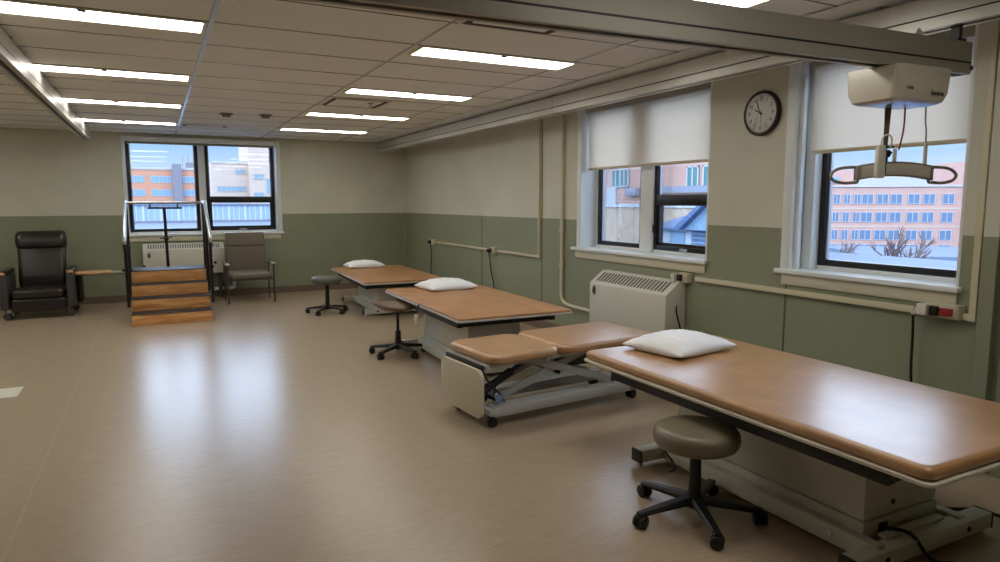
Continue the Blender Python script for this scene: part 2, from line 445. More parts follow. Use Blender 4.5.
# ------------------------------------------------------------------ windows
def window(idx, w, axis, panes, split_z, mullion, liner=0.0):
    """w: opening along the wall; axis 'x' = right wall (faces -x), 'y' = back wall.
    local frame: a along the wall, d into the wall, z up"""
    def P(a0, a1, d0, d1, z0, z1):
        if axis == 'x': return (XR + d0, XR + d1, a0, a1, z0, z1)
        return (a0, a1, YB + d0, YB + d1, z0, z1)
    a0, a1 = w
    mb = MB()                                        # jamb lining, head, stool and apron
    t = .02
    if axis == 'x':
        mb.box(*P(a1 - t, a1, -.012, T, SILL - .03, WTOP), bev=.004)
        mb.box(*P(a1 - t - .001, a1 + .055, -.018, .0, SILL + .005, WTOP), bev=.005)
        if liner: mb.box(*P(a1 - liner, a1 - t, .10, T, SILL, WTOP), bev=.006); mb.box(*P(a1 - .05, a1 - t, .02, .06, SILL, WTOP), bev=.006)
        mb.box(*P(a0, a0 + t, .0, T, SILL - .03, WTOP), bev=.004)
    else:
        mb.box(*P(a0, a0 + t, -.012, T, SILL - .03, WTOP), bev=.004)
        mb.box(*P(a1 - t, a1, -.012, T, SILL - .03, WTOP), bev=.004)
        mb.box(*P(a0 - .02, a0 + t, -.016, 0, SILL + .005, WTOP), bev=.004)
        mb.box(*P(a1 - t, a1 + .05, -.016, 0, SILL + .005, WTOP), bev=.004)
    mb.box(*P(a0, a1, .0, T, WTOP - .03, WTOP))
    root = struct('window_%d' % idx, mb, M['trim'], smooth=True)
    lo, hi = (a0, a1)
    sx0, sx1 = (a0 - .02, a1 + .13) if axis == 'x' and not liner else ((a0 - .02, a1 + .09) if axis == 'x' else (a0 - .06, a1 + .07))
    sb = MB(); sb.box(*P(sx0, sx1, -.045, 0.0, SILL - .028, SILL + .006), bev=.008, seg=3); sb.box(*P(a0 + .001, a1 - .001, -.001, T, SILL - .028, SILL + .006))
    sb.build('window_sill', M['trim'], root)
    ab = MB(); ab.box(*P(sx0 + .02 if axis == 'x' else sx0 + .04, sx1 - .05, -.018, 0, SILL - .105, SILL - .028), bev=.004)
    ab.build('apron', M['apron'], root)
    fd0, fd1 = .17, .225
    for (p0, p1, split) in panes:
        f = MB(); fw = .045
        z0, z1 = SILL + .03, WTOP - .03
        f.box(*P(p0, p0 + fw, fd0, fd1, z0, z1), bev=.004); f.box(*P(p1 - fw, p1, fd0, fd1, z0, z1), bev=.004)
        f.box(*P(p0 + fw, p1 - fw, fd0, fd1, z0, z0 + .048), bev=.004); f.box(*P(p0 + fw, p1 - fw, fd0, fd1, z1 - .045, z1), bev=.004)
        if split:
            f.box(*P(p0 + fw, p1 - fw, fd0 - .006, fd1, split_z - .05, split_z + .05), bev=.004)
            # opening sash inside the lower half
            f.box(*P(p0 + fw, p0 + fw + .03, fd0 + .01, fd1, z0 + .04, split_z - .04)); f.box(*P(p1 - fw - .03, p1 - fw, fd0 + .01, fd1, z0 + .04, split_z - .04))
            f.box(*P(p0 + fw, p1 - fw, fd0 + .01, fd1, z0 + .04, z0 + .075))
        f.build('window_frame', M['frame'], root)
        g = MB()
        for q in (p0 + fw, p1 - fw - .014):
            g.box(*P(q, q + .014, fd0 + .02, fd1 - .01, z0 + .05, z1 - .045))
        g.build('glazing_bead', M['alu'], root)
        g = MB(); g.box(*P(p0 + .03, p1 - .03, .205, .211, z0 + .02, z1 - .02)); g.build('pane', M['glass'], root)
        if split:
            c = (p0 + p1) / 2
            k = MB(); k.box(*P(c - .05, c + .05, fd0 - .02, fd0 + .01, z0 + .008, z0 + .034), bev=.006)
            if axis == 'x': k.bar((XR + fd0 - .03, c + .02, z0 + .03), (XR + fd0 - .05, c - .07, z0 + .012), .014, .012, .004)
            else: k.bar((c - .02, YB + fd0 - .03, z0 + .03), (c + .07, YB + fd0 - .05, z0 + .012), .014, .012, .004)
            k.build('crank_handle', M['alu'], root)
            k = MB(); k.box(*P(p1 - .035 if axis == 'x' else p0 + .01, p1 - .01 if axis == 'x' else p0 + .035, fd0 - .02, fd0, z0 + .16, z0 + .24), bev=.004); k.build('latch', M['frame'], root)
    for m0, m1 in mullion:
        k = MB(); k.box(*P(m0, m1, .145, T, SILL, WTOP), bev=.008); k.build('mullion', M['trim'], root)
    # exterior stops so nothing is open between frame and masonry
    k = MB()
    for q0, q1 in ((lo, min(p[0] for p in panes)), (max(p[1] for p in panes), hi)):
        if q1 - q0 > .002: k.box(*P(q0, q1, fd0 + .01, T, SILL, WTOP))
    k.box(*P(lo, hi, fd0, T, SILL - .01, SILL + .034)); k.build('window_stop', M['trim'], root)
    return root
window(2, WA, 'x', [(4.08, 4.93, True), (5.09, 5.82, False)], 1.493, [(4.925, 5.10)])
window(3, WB, 'x', [(2.16, 3.17, False)], 1.5, [], liner=.10)
window(1, WC, 'y', [(-.34, .64, False), (.74, 1.77, True)], 1.525, [(.64, .74)])

def blind(p0, p1, X, zb, label, group=None):
    t = thing('roller_blind', label, 'blind', (X, (p0 + p1) / 2, 0), 0, group)
    h = (p1 - p0) / 2
    b = MB(); b.box(-.0008, .0008, -h, h, zb + .012, 2.40); b.build('blind_fabric', M['blind'], t)
    b = MB(); b.box(-.008, .008, -h, h, zb - .012, zb + .014, .005); b.build('hem_bar', M['blind_rail'], t)
    b = MB(); b.box(-.045, .035, -h - .004, h + .004, 2.375, 2.448, .006); b.build('cassette', M['cassette'], t)
    return t
blind(4.965, 5.835, 4.03, 1.812, 'cream roller blind half lowered over the left pane of the middle window', None)
blind(4.09, 4.957, 4.03, 1.812, 'cream roller blind half lowered over the right pane of the middle window', None)
blind(2.16, 3.175, 4.03, 1.812, 'cream roller blind half lowered behind the ceiling lift motor')
# rolled-up blind of the back window
t = thing('roller_blind', 'rolled-up white roller blind cassette along the head of the back window', 'blind', (.715, 11.40, 0))
b = MB(); b.box(-1.06, 1.06, -.06, .03, 2.375, 2.45, .012, 3); b.build('cassette', M['trim'], t)
b = MB(); b.cyl((-1.03, -.0, 2.36), (1.03, -.0, 2.36), .016); b.build('hem_bar', M['cassette'], t)

# ------------------------------------------------------------------ ceiling fittings
def make_light():
    t = thing('ceiling_light', 'x', 'ceiling light')
    b = MB(); hx, hy = .61, .14
    b.box(-hx, hx, -hy, -hy + .014, -.012, 0); b.box(-hx, hx, hy - .014, hy, -.012, 0)
    b.box(-hx, -hx + .02, -hy + .014, hy - .014, -.012, 0); b.box(hx - .02, hx, -hy + .014, hy - .014, -.012, 0)
    b.build('light_frame', M['lamp_frame'], t, smooth=False)
    b = MB(); b.box(-hx + .02, hx - .02, -hy + .014, hy - .014, -.008, -.001); b.build('diffuser', M['lamp'], t, smooth=False)
    b = MB(); b.box(-.02, .02, -hy - .002, -hy + .03, -.02, -.012, .003); b.build('sensor', M['detector'], t)
    return t
lw = ['ceiling light nearest the camera in the left row, partly cut off', 'second nearest ceiling light of the left row', 'third nearest ceiling light of the left row', 'farthest ceiling light of the left row']
rw = ['ceiling light above the lift rail at the top edge of the picture', 'nearest ceiling light of the right row seen below the lift rail', 'second ceiling light of the right row, in front of the square air diffuser', 'third ceiling light of the right row, just beyond the square air diffuser', 'farthest ceiling light of the right row, near the end of the side rail']
first = make_light(); used = False
for cx, names in ((-.285, [None, None, None] + lw), (2.225, [None, None] + rw), (-2.8, [None] * 7)):
    n = len(names)
    for k in range(n):
        # k counts from behind the camera towards the back wall
        yy = 4.40 + 1.811 * (k - 3)
        lab = names[k]
        if k < (1 if cx > 0 else 3): continue
        if yy > YB - .4 or yy < YF + .3: continue
        o = first if not used else copy_tree(first); used = True
        o.location = (cx, yy, H)
        o['label'] = 'recessed strip ' + lab if lab else ('ceiling light behind the camera or beyond the left rail')
        o['group'] = 'recessed ceiling lights'

def diffuser(x, y, w, l, label):
    t = thing('air_diffuser', label, 'air vent', (x, y, H))
    b = MB(); b.box(-w / 2, w / 2, -l / 2, l / 2, -.008, 0); b.build('vent_opening', M['vent'], t, smooth=False)
    b = MB(); q = .035
    b.box(-w / 2 + q * 1.6, w / 2 - q * 1.6, -l / 2 + q * 1.6, l / 2 - q * 1.6, -.011, -.004, .003); b.build('vent_panel', M['tile'], t)
    b = MB()
    for s in (-1, 1):
        b.box(-w / 2, w / 2, s * l / 2 - .006, s * l / 2 + .006, -.010, 0); b.box(s * w / 2 - .008, s * w / 2 + .008, -l / 2, l / 2, -.012, 0)
    b.build('vent_frame', M['lamp_frame'], t, smooth=False)
diffuser(1.90, 6.985, .59, .58, 'square dark-slotted air diffuser between the second and third ceiling lights of the right row')
diffuser(1.90, 3.35, .59, .58, 'square air diffuser partly hidden behind the long lift rail near the top')
diffuser(.66, 9.93, .56, .22, 'small bright ceiling vent right in front of the back window')
for x, y, lab in ((.80, 8.48, 'small brown ceiling detector left of the pair above the back window'), (1.22, 8.40, 'small brown ceiling detector right of the pair above the back window')):
    t = thing('ceiling_detector', lab, 'detector', (x, y, H))
    b = MB(); b.box(-.07, .07, -.07, .07, -.012, 0, .004); b.build('mounting_plate', M['detector'], t)
    b = MB(); b.lathe([(0, -.045), (.045, -.04), (.052, -.012), (.052, -.01), (0, -.01)]); b.build('sensor_head', M['detector'], t)
t = thing('sprinkler_head', 'tiny chrome sprinkler head under the ceiling beside the square air diffuser', 'sprinkler', (2.03, 6.86, H - .0135))
b = MB(); b.lathe([(0, -.002), (.03, -.004), (.034, .0), (0, .004)]); b.build('escutcheon', M['chrome'], t)
b = MB(); b.cyl((0, 0, -.035), (0, 0, 0), .008); b.cyl((0, 0, -.038), (0, 0, -.034), .018); b.build('deflector', M['chrome'], t)

# ------------------------------------------------------------------ lift track
def track(name, label, p0, p1, w, h, m, cap, groove_side=-1):
    """aluminium lift rail with a side groove and a bottom slot; along local x"""
    p0, p1 = Vector(p0), Vector(p1); d = p1 - p0; L = d.length
    t = thing(name, label, 'lift rail', tuple(p0), math.atan2(d.y, d.x))
    g = .009; zg = h * .36
    b = MB()
    prof = [(-w / 2, 0), (-w / 2, zg - g / 2), (-w / 2 + .006, zg - g / 2), (-w / 2 + .006, zg + g / 2), (-w / 2, zg + g / 2), (-w / 2, h),
            (w / 2, h), (w / 2, zg + g / 2), (w / 2 - .006, zg + g / 2), (w / 2 - .006, zg - g / 2), (w / 2, zg - g / 2), (w / 2, 0),
            (.018, 0), (.018, .03), (-.018, .03), (-.018, 0)]
    b.prism([(0, y, z) for y, z in prof], (L, 0, 0))
    b.build('rail_profile', m, t, smooth=False)
    b = MB(); b.box(.001, L - .001, -w / 2 + .0005, -w / 2 + .0065, zg - .004, zg + .004); b.box(.001, L - .001, w / 2 - .0065, w / 2 - .0005, zg - .004, zg + .004); b.build('groove_shade', M['dark'], t, smooth=False)  # black strips laid in the grooves to paint in their shade
    b = MB(); b.box(.002, L - .002, -.0175, .0175, .026, .0295); b.build('running_slot', M['dark'], t, smooth=False)
    for xx in (-.004, L):
        b = MB(); b.box(xx, xx + .004, -w / 2, w / 2, 0, h, .001); b.build('end_cap', cap, t)
    return t
rr = track('side_rail', 'long aluminium lift side rail hung under the ceiling along the window wall', (3.49, -1.5, 2.318), (3.49, 11.32, 2.318), .11, .155, M['rail'], M['rail'])
rl = track('side_rail', 'aluminium lift side rail hung under the ceiling at the upper left', (-.78, -1.5, 2.322), (-.78, 10.85, 2.322), .11, .155, M['rail'], M['steel'])
for yy, par, X in ((5.6, rr, 3.49), (9.3, rr, 3.49), (2.35, rr, 3.49), (8.6, rl, -.78), (5.2, rl, -.78)):
    b = MB(); lx = yy + 1.5
    b.box(lx - .03, lx + .03, -.02, .02, .155, .178, .004); b.box(lx - .02, lx + .02, -.058, -.054, .0, .19, .001) if False else None
    b.cyl((lx, -.035, .155), (lx, -.035, .182), .018); b.cyl((lx, .035, .155), (lx, .035, .182), .018)
    b.build('ceiling_bracket', M['cassette'], par)
b = MB(); b.box(7.098, 7.101, -.0565, .0565, -.001, .1555); b.build('rail_joint', M['dark_grey'], rr, smooth=False)
GY0, GY1 = 2.10, 1.975                              # gantry sits slightly askew
ang = math.atan2(GY1 - GY0, 2.43)
gd = Vector((math.cos(ang), math.sin(ang), 0))
g0 = Vector((1.0, GY0, 2.090)) - gd * 1.95
ga = track('traverse_rail', 'bronze traverse rail crossing the top of the picture and carrying the lift motor', tuple(g0), tuple(g0 + gd * 4.50), .085, .148, M['gantry'], M['dark_grey'])
for X in (3.49, -.78):
    lx = (X - g0.x) / gd.x
    b = MB(); b.box(lx - .035, lx + .035, -.03, .03, .148, .168, .005); b.box(lx - .012, lx + .012, -.02, .02, .168, .235)
    for s in (-1, 1): b.cyl((lx - .012, s * .03, .238), (lx + .012, s * .03, .238), .012)
    b.build('trolley', M['dark_grey'], ga)
b = MB(); b.tube([(4.1, -.035, .148), (4.115, -.035, .172), (4.14, -.035, .152)], .006); b.build('end_clip', M['white_plastic'], ga)
b = MB(); b.cyl((4.495, -.03, .03), (4.52, -.03, .03), .014); b.build('end_stop', M['dark'], ga)

# ceiling lift motor box
LX, LY = 3.12, 2.0
t = thing('lift_motor', 'ivory ceiling lift motor box hanging under the traverse rail before the right window', 'patient lift', (LX, LY, 1.928), ang)
b = MB()
b.loft([(0, .160, .100, .03, .012, .008), (.010, .176, .118, .035, .012, .008), (.045, .184, .130, .03, .012, .008), (.150, .188, .136, .025, .012, .008), (.157, .184, .132, .025, .012, .008)], mw=Matrix.Translation((0.0, 0.01, 0)))
b.build('motor_housing', M['lift'], t)
b = MB(); b.loft([(-.006, .13, .065, .02, .02, 0), (.002, .15, .08, .02, .02, 0)]); b.build('underside_plate', M['steel'], t)
b = MB(); b.box(-.03, .03, -.012, .012, .15, .18, .003); b.build('trolley', M['dark'], t)
def text_mesh(s, size, name, m, parent, mw, shear=0.0, ext=.0006, align='CENTER'):
    c = bpy.data.curves.new('txt', 'FONT'); c.body = s; c.size = size; c.extrude = ext; c.shear = shear
    c.align_x = align; c.align_y = 'CENTER'
    o = bpy.data.objects.new('txt', c); COL.objects.link(o)
    bpy.context.view_layer.update()
    me = bpy.data.meshes.new_from_object(o); bpy.data.objects.remove(o); bpy.data.curves.remove(c)
    me.transform(mw); me.name = name; me.materials.clear(); me.materials.append(m)
    p = bpy.data.objects.new(name, me); COL.objects.link(p); p.parent = parent
    return p
front = Matrix.Rotation(R(90), 4, 'X')
text_mesh('Savaria', .032, 'logo', M['ink'], t, Matrix.Translation((.098, -.1150, .042)) @ Matrix.Rotation(R(-4), 4, 'X') @ front, shear=.25)
text_mesh('V440', .022, 'model_number', M['detector'], t, Matrix.Translation((-.09, -.1155, .054)) @ Matrix.Rotation(R(-4), 4, 'X') @ front)

# spreader bar (square to the camera, hangs on the strap)
cr = Vector((.89, -.456, 0)); sang = math.atan2(cr.y, cr.x)
t = thing('spreader_bar', 'curved grey and ivory spreader bar with loop ends hanging from the lift motor', 'spreader bar', (3.187, 2.045, 1.62), sang)
def arch(s, top): return .028 - .55 * s * s + (top if s is not None else 0)
b = MB()
N = 24
def band(h0, h1, s0, s1, y0, y1):
    up = [(s0 + (s1 - s0) * k / N) for k in range(N + 1)]
    pts = [(s, y0, .016 - .62 * s * s + h1) for s in up] + [(s, y0, .016 - .62 * s * s + h0) for s in reversed(up)]
    return pts, (0, y1 - y0, 0)
p, v = band(-.036, .034, -.185, .185, -.016, .016); b.prism(p, v, bev=.003)
b.build('spreader_frame', M['spread'], t)
b = MB(); p, v = band(-.029, .024, -.165, .165, -.021, .021); b.prism(p, v, bev=.002); b.build('spreader_cover', M['lift'], t)
for sgn in (-1, 1):
    b = MB()
    b.tube([(sgn * s, 0, z) for s, z in ((.175, .016), (.225, .022), (.275, .012), (.303, -.014), (.288, -.040), (.24, -.052), (.195, -.050), (.172, -.044))], .0075, closed=True)
    b.build('end_loop', M['spread'], t)
b = MB(); b.cyl((-.045, 0, .03), (-.045, 0, .075), .012); b.box(-.065, -.025, -.012, .012, .07, .105, .005); b.build('suspension_hook', M['dark_metal'], t)
b = MB(); b.tube([(-.068, 0, .055), (-.05, .0, .075), (-.03, 0, .08), (-.015, 0, .095)], .006); b.build('safety_latch', M['greencord'], t)
b = MB(); b.tube([(-.058, -.004, .115), (-.035, -.004, .12), (-.01, -.004, .12)], .0055); b.build('carabiner', M['greencord'], t)
sp_origin = Vector((3.187, 2.045, 1.62))
def sp(s, n, z): return sp_origin + cr * s + Vector((.456, .89, 0)) * n + Vector((0, 0, z))
# lifting strap
t = thing('lifting_strap', 'brown webbing strap running from the lift motor down to the spreader bar', 'strap', tuple(sp(-.045, 0, .1)), sang)
b = MB(); b.prism([(-.012, -.0015, 0), (.006, -.0015, 0), (.016, -.0015, .222), (-.016, -.0015, .222)], (0, .003, 0)); b.build('webbing', M['strap'], t)
# hand control hooked over the bar
t = thing('hand_control', 'white lift hand control clipped over the left half of the spreader bar', 'hand control', tuple(sp(-.085, -.03, -.03)), sang)
b = MB(); b.loft([(0, .02, .012, .01), (.01, .024, .014, .012), (.14, .022, .014, .012), (.155, .018, .01, .009)]); b.build('control_body', M['white_plastic'], t)
b = MB(); b.box(.0225, .027, -.009, .009, .02, .13, .002); b.build('button_pad', M['greencord'], t)
b = MB(); b.tube([(0.0, 0, .155), (.005, 0, .19), (.03, 0, .205), (.05, 0, .185), (.05, .01, .14)], .004); b.build('cord_loop', M['white_plastic'], t)
# cords below the motor
def cord(name, label, pts, r, m, cat='cord', sub=6, ends=None):
    b = MB(); b.tube(pts, r, 8, sub=sub); o = b.build(name, m); return tag(o, label, cat)
cord('pull_cord', 'red emergency pull cord dangling under the lift motor', [sp(.035, 0, .318), sp(.036, .0, .24), sp(.033, 0, .19), sp(.025, 0, .14), sp(.018, 0, .105)], .004, M['red'])
cord('charging_cable', 'thin grey cable running from the lift motor down to the spreader bar', [sp(.135, 0, .318), sp(.137, 0, .24), sp(.145, 0, .18), sp(.145, 0, .03)], .0035, M['cassette'])
for s, lab in ((-.0, 'pale upright prong on the middle of the spreader bar'), (.147, 'pale upright prong on the right half of the spreader bar')):
    t0 = bpy.data.objects.get('spreader_bar')
    b = MB(); b.box(s - .008, s + .008, -.006, .006, .02, .14 if s > .1 else .11, .003); b.build('upright_prong', M['white_plastic'], t0)

# ------------------------------------------------------------------ treatment tables
def treatment_table(label, cx, cy, rz, W, L, z, thick, vinyl, edge, socket=False, base_m=None, dx=0.0):
    bm_ = base_m or M['base']
    t = thing('treatment_table', label, 'treatment table', (cx, cy, 0), rz, None)
    hx, hy = W / 2, L / 2
    b = MB(); b.loft(cushion(None, hx - .008, hy - .008, .035, z + .014, z + .018 + thick, min(.03, thick * .48))); b.build('mattress', vinyl, t)
    b = MB(); b.loft([(z, hx - .003, hy - .003, .03), (z + .003, hx, hy, .03), (z + .013, hx, hy, .03), (z + .016, hx - .003, hy - .003, .03)]); b.build('edge_band', edge, t)
    b = MB()
    fx, fy = hx - .07, hy - .19
    b.box(-fx, -fx + .05, -fy, fy, z - .075, z, .004); b.box(fx - .05, fx, -fy, fy, z - .075, z, .004)
    b.box(-fx + .05, fx - .05, -fy, -fy + .05, z - .07, z, .004); b.box(-fx + .05, fx - .05, fy - .05, fy, z - .07, z, .004)
    b.box(-fx + .05, fx - .05, -.1, .1, z - .05, z)
    b.build('platform_frame', M['dark'], t)
    bx, by = .25, .56
    b = MB(); b.box(-bx, bx, -by, by, .160, z - .05, .006); b.build('lift_column', bm_, t)
    b = MB(); b.box(-bx - .004, bx + .004, -by - .004, by + .004, .045, .155, .004); b.build('lower_housing', bm_, t)
    for s in (-1, 1):
        b = MB(); b.box(s * (bx + .03) - .026, s * (bx + .03) + .026, -.66, .66, .03, .112, .006); b.build('base_rail', bm_, t)
        f = MB(); f.box(-.46, .46, s * .65 - .04, s * .65 + .04, .03, .10, .006); f.box(-.2, .2, s * .61 - .02, s * .61 + .02, .10, .115, .003)
        fo = f.build('foot_bar', bm_, t)
        for q in (-1, 1):
            e = MB(); e.box(q * .462 - .006, q * .462 + .006, s * .65 - .041, s * .65 + .041, .029, .101, .002); e.build('end_cap', M['dark'], fo)
            e = MB(); e.cyl((q * .44, s * .65, 0), (q * .44, s * .65, .03), .018); e.build('levelling_foot', M['white_plastic'], fo)
            e = MB(); e.cyl((q * .28, s * .69 if s > 0 else s * .69, .065), (q * .28, s * .694, .065), .012); e.build('bolt', M['dark'], fo)
    if socket:
        k = MB(); k.box(-.155, -.105, -by - .014, -by, .085, .135, .003); k.build('power_inlet', M['dark'], t)
        k = MB(); k.cyl((-.06, -by - .003, .21), (-.06, -by + .001, .21), .012); k.build('screw', M['dark'], t)
        k = MB(); k.cyl((-bx - .062, -.45, .075), (-bx - .055, -.45, .075), .014); k.build('bolt', M['chrome'], t)
    if dx:
        for ch in t.children:
            if ch.name.split('.')[0] not in ('mattress', 'edge_band', 'platform_frame'): ch.location.x += dx
    return t
treatment_table('wide tan padded treatment table nearest the camera, with ivory edge and beige lift base', 2.72, 2.22, R(-.2), 1.04, 2.02, .545, .048, M['vinyl'], M['ivory'], True, dx=.075)
treatment_table('tan flat treatment table in the middle of the row with a grey edge', 2.585, 5.68, R(-1.2), 1.05, 2.02, .545, .018, M['vinyl_far'], M['grey_edge'])
treatment_table('brown flat treatment table farthest away, beside the back wall corner', 2.83, 9.08, R(-2.5), 1.09, 2.15, .46, .018, M['vinyl_far'], M['grey_edge'])

def pillow(label, cx, cy, rz, a, b_, h, z):
    N = 28
    bm = bmesh.new(); top = {}; bot = {}
    for i in range(N + 1):
        for j in range(N + 1):
            u, v = -1 + 2 * i / N, -1 + 2 * j / N
            pu = (1 - abs(u) ** 2.4) * (1 - abs(v) ** 2.4)
            th = h * max(0, pu) ** .55
            px = a * u * (1 - .07 * (1 - v * v) * abs(u) ** 3); py = b_ * v * (1 - .08 * (1 - u * u) * abs(v) ** 3)
            wr = .004 * math.sin(9 * u + 4 * v) * math.sin(7 * v - 3 * u) * pu + .0025 * math.sin(23 * u) * (1 - abs(v)) * abs(v) * 4
            top[i, j] = bm.verts.new((px, py, .028 + th * .72 + wr))
            if i in (0, N) or j in (0, N): bot[i, j] = top[i, j]
            else: bot[i, j] = bm.verts.new((px, py, max(.0, .028 - th * .5)))
    for i in range(N):
        for j in range(N):
            bm.faces.new((top[i, j], top[i + 1, j], top[i + 1, j + 1], top[i, j + 1]))
            try: bm.faces.new((bot[i, j], bot[i, j + 1], bot[i + 1, j + 1], bot[i + 1, j]))
            except ValueError: pass
    m = MB(); m.bm.free(); m.bm = bm
    o = m.build('pillow', M['pillow'], ang=180); o.location = (cx, cy, z); o.rotation_euler = (0, 0, rz)
    return tag(o, label, 'pillow', None)
pillow('large white pillow on the nearest tan treatment table', 2.72, 2.98, R(9), .265, .225, .10, .6115)
pillow('white pillow on the middle treatment table of the row', 2.665, 6.44, R(5), .275, .22, .11, .5815)
pillow('small white pillow on the farthest treatment table', 2.79, 9.97, R(0), .285, .215, .11, .4965)

# three-section table on wheels
t = thing('sectional_treatment_table', 'low hi-lo treatment table with two tan cushions and grey scissor base on castors', 'treatment table', (2.33, 4.10, 0), R(5))
def pad(x0, x1, hy, z0, z1, label=None, taper=0):
    b = MB(); b.loft(cushion(None, (x1 - x0) / 2, hy, .09, z0, z1, .026), mw=Matrix.Translation(((x0 + x1) / 2, 0, 0)))
    return b
pad(-.50, .07, .315, .435, .495).build('leg_cushion', M['vinyl'], t)
pad(.085, .97, .325, .435, .498).build('back_cushion', M['vinyl'], t)
b = MB()
for s in (-1, 1):
    b.box(-.50, .92, s * .2 - .015, s * .2 + .015, .395, .432, .003)
for x in (-.5, -.02, .45, .9): b.box(x - .015, x + .015, -.27, .27, .40, .434, .002)
b.build('top_frame', M['t2grey'], t)
b = MB(); b.box(-.535, -.52, -.25, .25, .40, .43, .003); b.box(-.53, -.49, -.22, -.19, .405, .425); b.box(-.53, -.49, .19, .22, .405, .425); b.build('grab_bar', M['dark'], t)
b = MB()
def rrect_yz(x0, x1, y0, y1, z0, z1, r):
    pts = []
    for qy, qz, a0 in ((y1 - r, z1 - r, 0), (y0 + r, z1 - r, 90), (y0 + r, z0 + r, 180), (y1 - r, z0 + r, 270)):
        for k in range(9):
            a = R(a0 + 90 * k / 8); pts.append((x0, qy + r * math.cos(a), qz + r * math.sin(a)))
    return pts, (x1 - x0, 0, 0)
p, v = rrect_yz(-.565, -.54, -.29, .27, .085, .405, .06); b.prism(p, v, bev=.004); b.build('end_panel', M['panel'], t)
for s in (-1, 1):
    b = MB(); b.box(-.44, .82, s * .19 - .055, s * .19 + .055, .065, .135, .006); b.build('base_beam', M['t2grey'], t)
for x in (-.44, .80):
    b = MB(); b.box(x - .04, x + .04, -.26, .26, .085, .125, .004); b.build('base_crossbar', M['t2grey'], t)
for s in (-1, 1):
    y = s * .12
    b = MB(); b.bar((-.36, y, .15), (.42, y, .40), .022, .055, .004); b.build('scissor_arm', M['t2grey'], t)
    b = MB(); b.bar((.66, y + s * .026, .15), (-.1, y + s * .026, .40), .022, .055, .004); b.build('scissor_arm', M['t2grey'], t)
b = MB(); b.cyl((.155, -.16, .275), (.155, .16, .275), .014); b.cyl((-.36, -.14, .15), (-.36, .14, .15), .012); b.cyl((.66, -.17, .15), (.66, .17, .15), .012); b.build('pivot_shaft', M['dark_metal'], t)
b = MB(); b.cyl((-.40, 0, .17), (-.15, 0, .29), .030); b.cyl((-.15, 0, .29), (.05, 0, .39), .016); b.box(-.47, -.37, -.05, .05, .12, .22, .01); b.build('actuator', M['dark_grey'], t)
b = MB(); b.box(.30, .52, -.10, .10, .285, .375, .01); b.build('control_box', M['dark_grey'], t)
b = MB(); b.box(-.42, -.36, -.235, -.228, .16, .215, .002); b.build('warning_label', M['signal'], t)
b = MB(); b.tube([(-.5, -.19, .40), (-.45, -.19, .3), (-.36, -.2, .2), (-.33, -.2, .15)], .006); b.tube([(-.40, -.17, .17), (-.36, -.17, .30), (-.2, -.17, .38)], .005); b.build('cable', M['dark'], t)
def caster(par, x, y, r=.035, rz=0, grey=False, z=None, fork=None):
    c = bpy.data.objects.new('caster', None); COL.objects.link(c); c.parent = par; c.location = (x, y, 0); c.rotation_euler = (0, 0, rz)
    b = MB()
    b.cyl((-.012, 0, r), (-.030, 0, r), r, seg=24, bev=.004); b.cyl((.012, 0, r), (.030, 0, r), r, seg=24, bev=.004)
    return b, c
def mesh_caster(par, x, y, r, rz, m, stem_top, twin=True, fork_m=None):
    """twin wheel castor: housing over the axle is the part, the wheel its sub-part"""
    ca, sa = math.cos(rz), math.sin(rz)
    def L(px, py, pz): return (x + px * ca - py * sa, y + px * sa + py * ca, pz)
    b = MB()
    b.bar(L(-.011, 0, r * 1.05), L(.011, 0, r * 1.05), r * 1.5, r * 1.5, .006)
    b.cyl(L(0, r * .5, r * 1.3), L(0, r * .5, stem_top), .008)
    o = b.build('caster', fork_m or m, par)
    for s in ((-1, 1) if twin else (0,)):
        w = MB(); w.cyl(L(s * .019 - .009, 0, r), L(s * .019 + .009, 0, r), r, seg=24, bev=.004)
        w.build('wheel', m, o)
    return o
for x, y, a in ((-.44, -.215, 70), (-.44, .23, 80), (.80, -.215, 95), (.80, .23, 100)):
    mesh_caster(t, x, y, .035, R(a), M['dark'], .09, fork_m=M['dark_metal'])

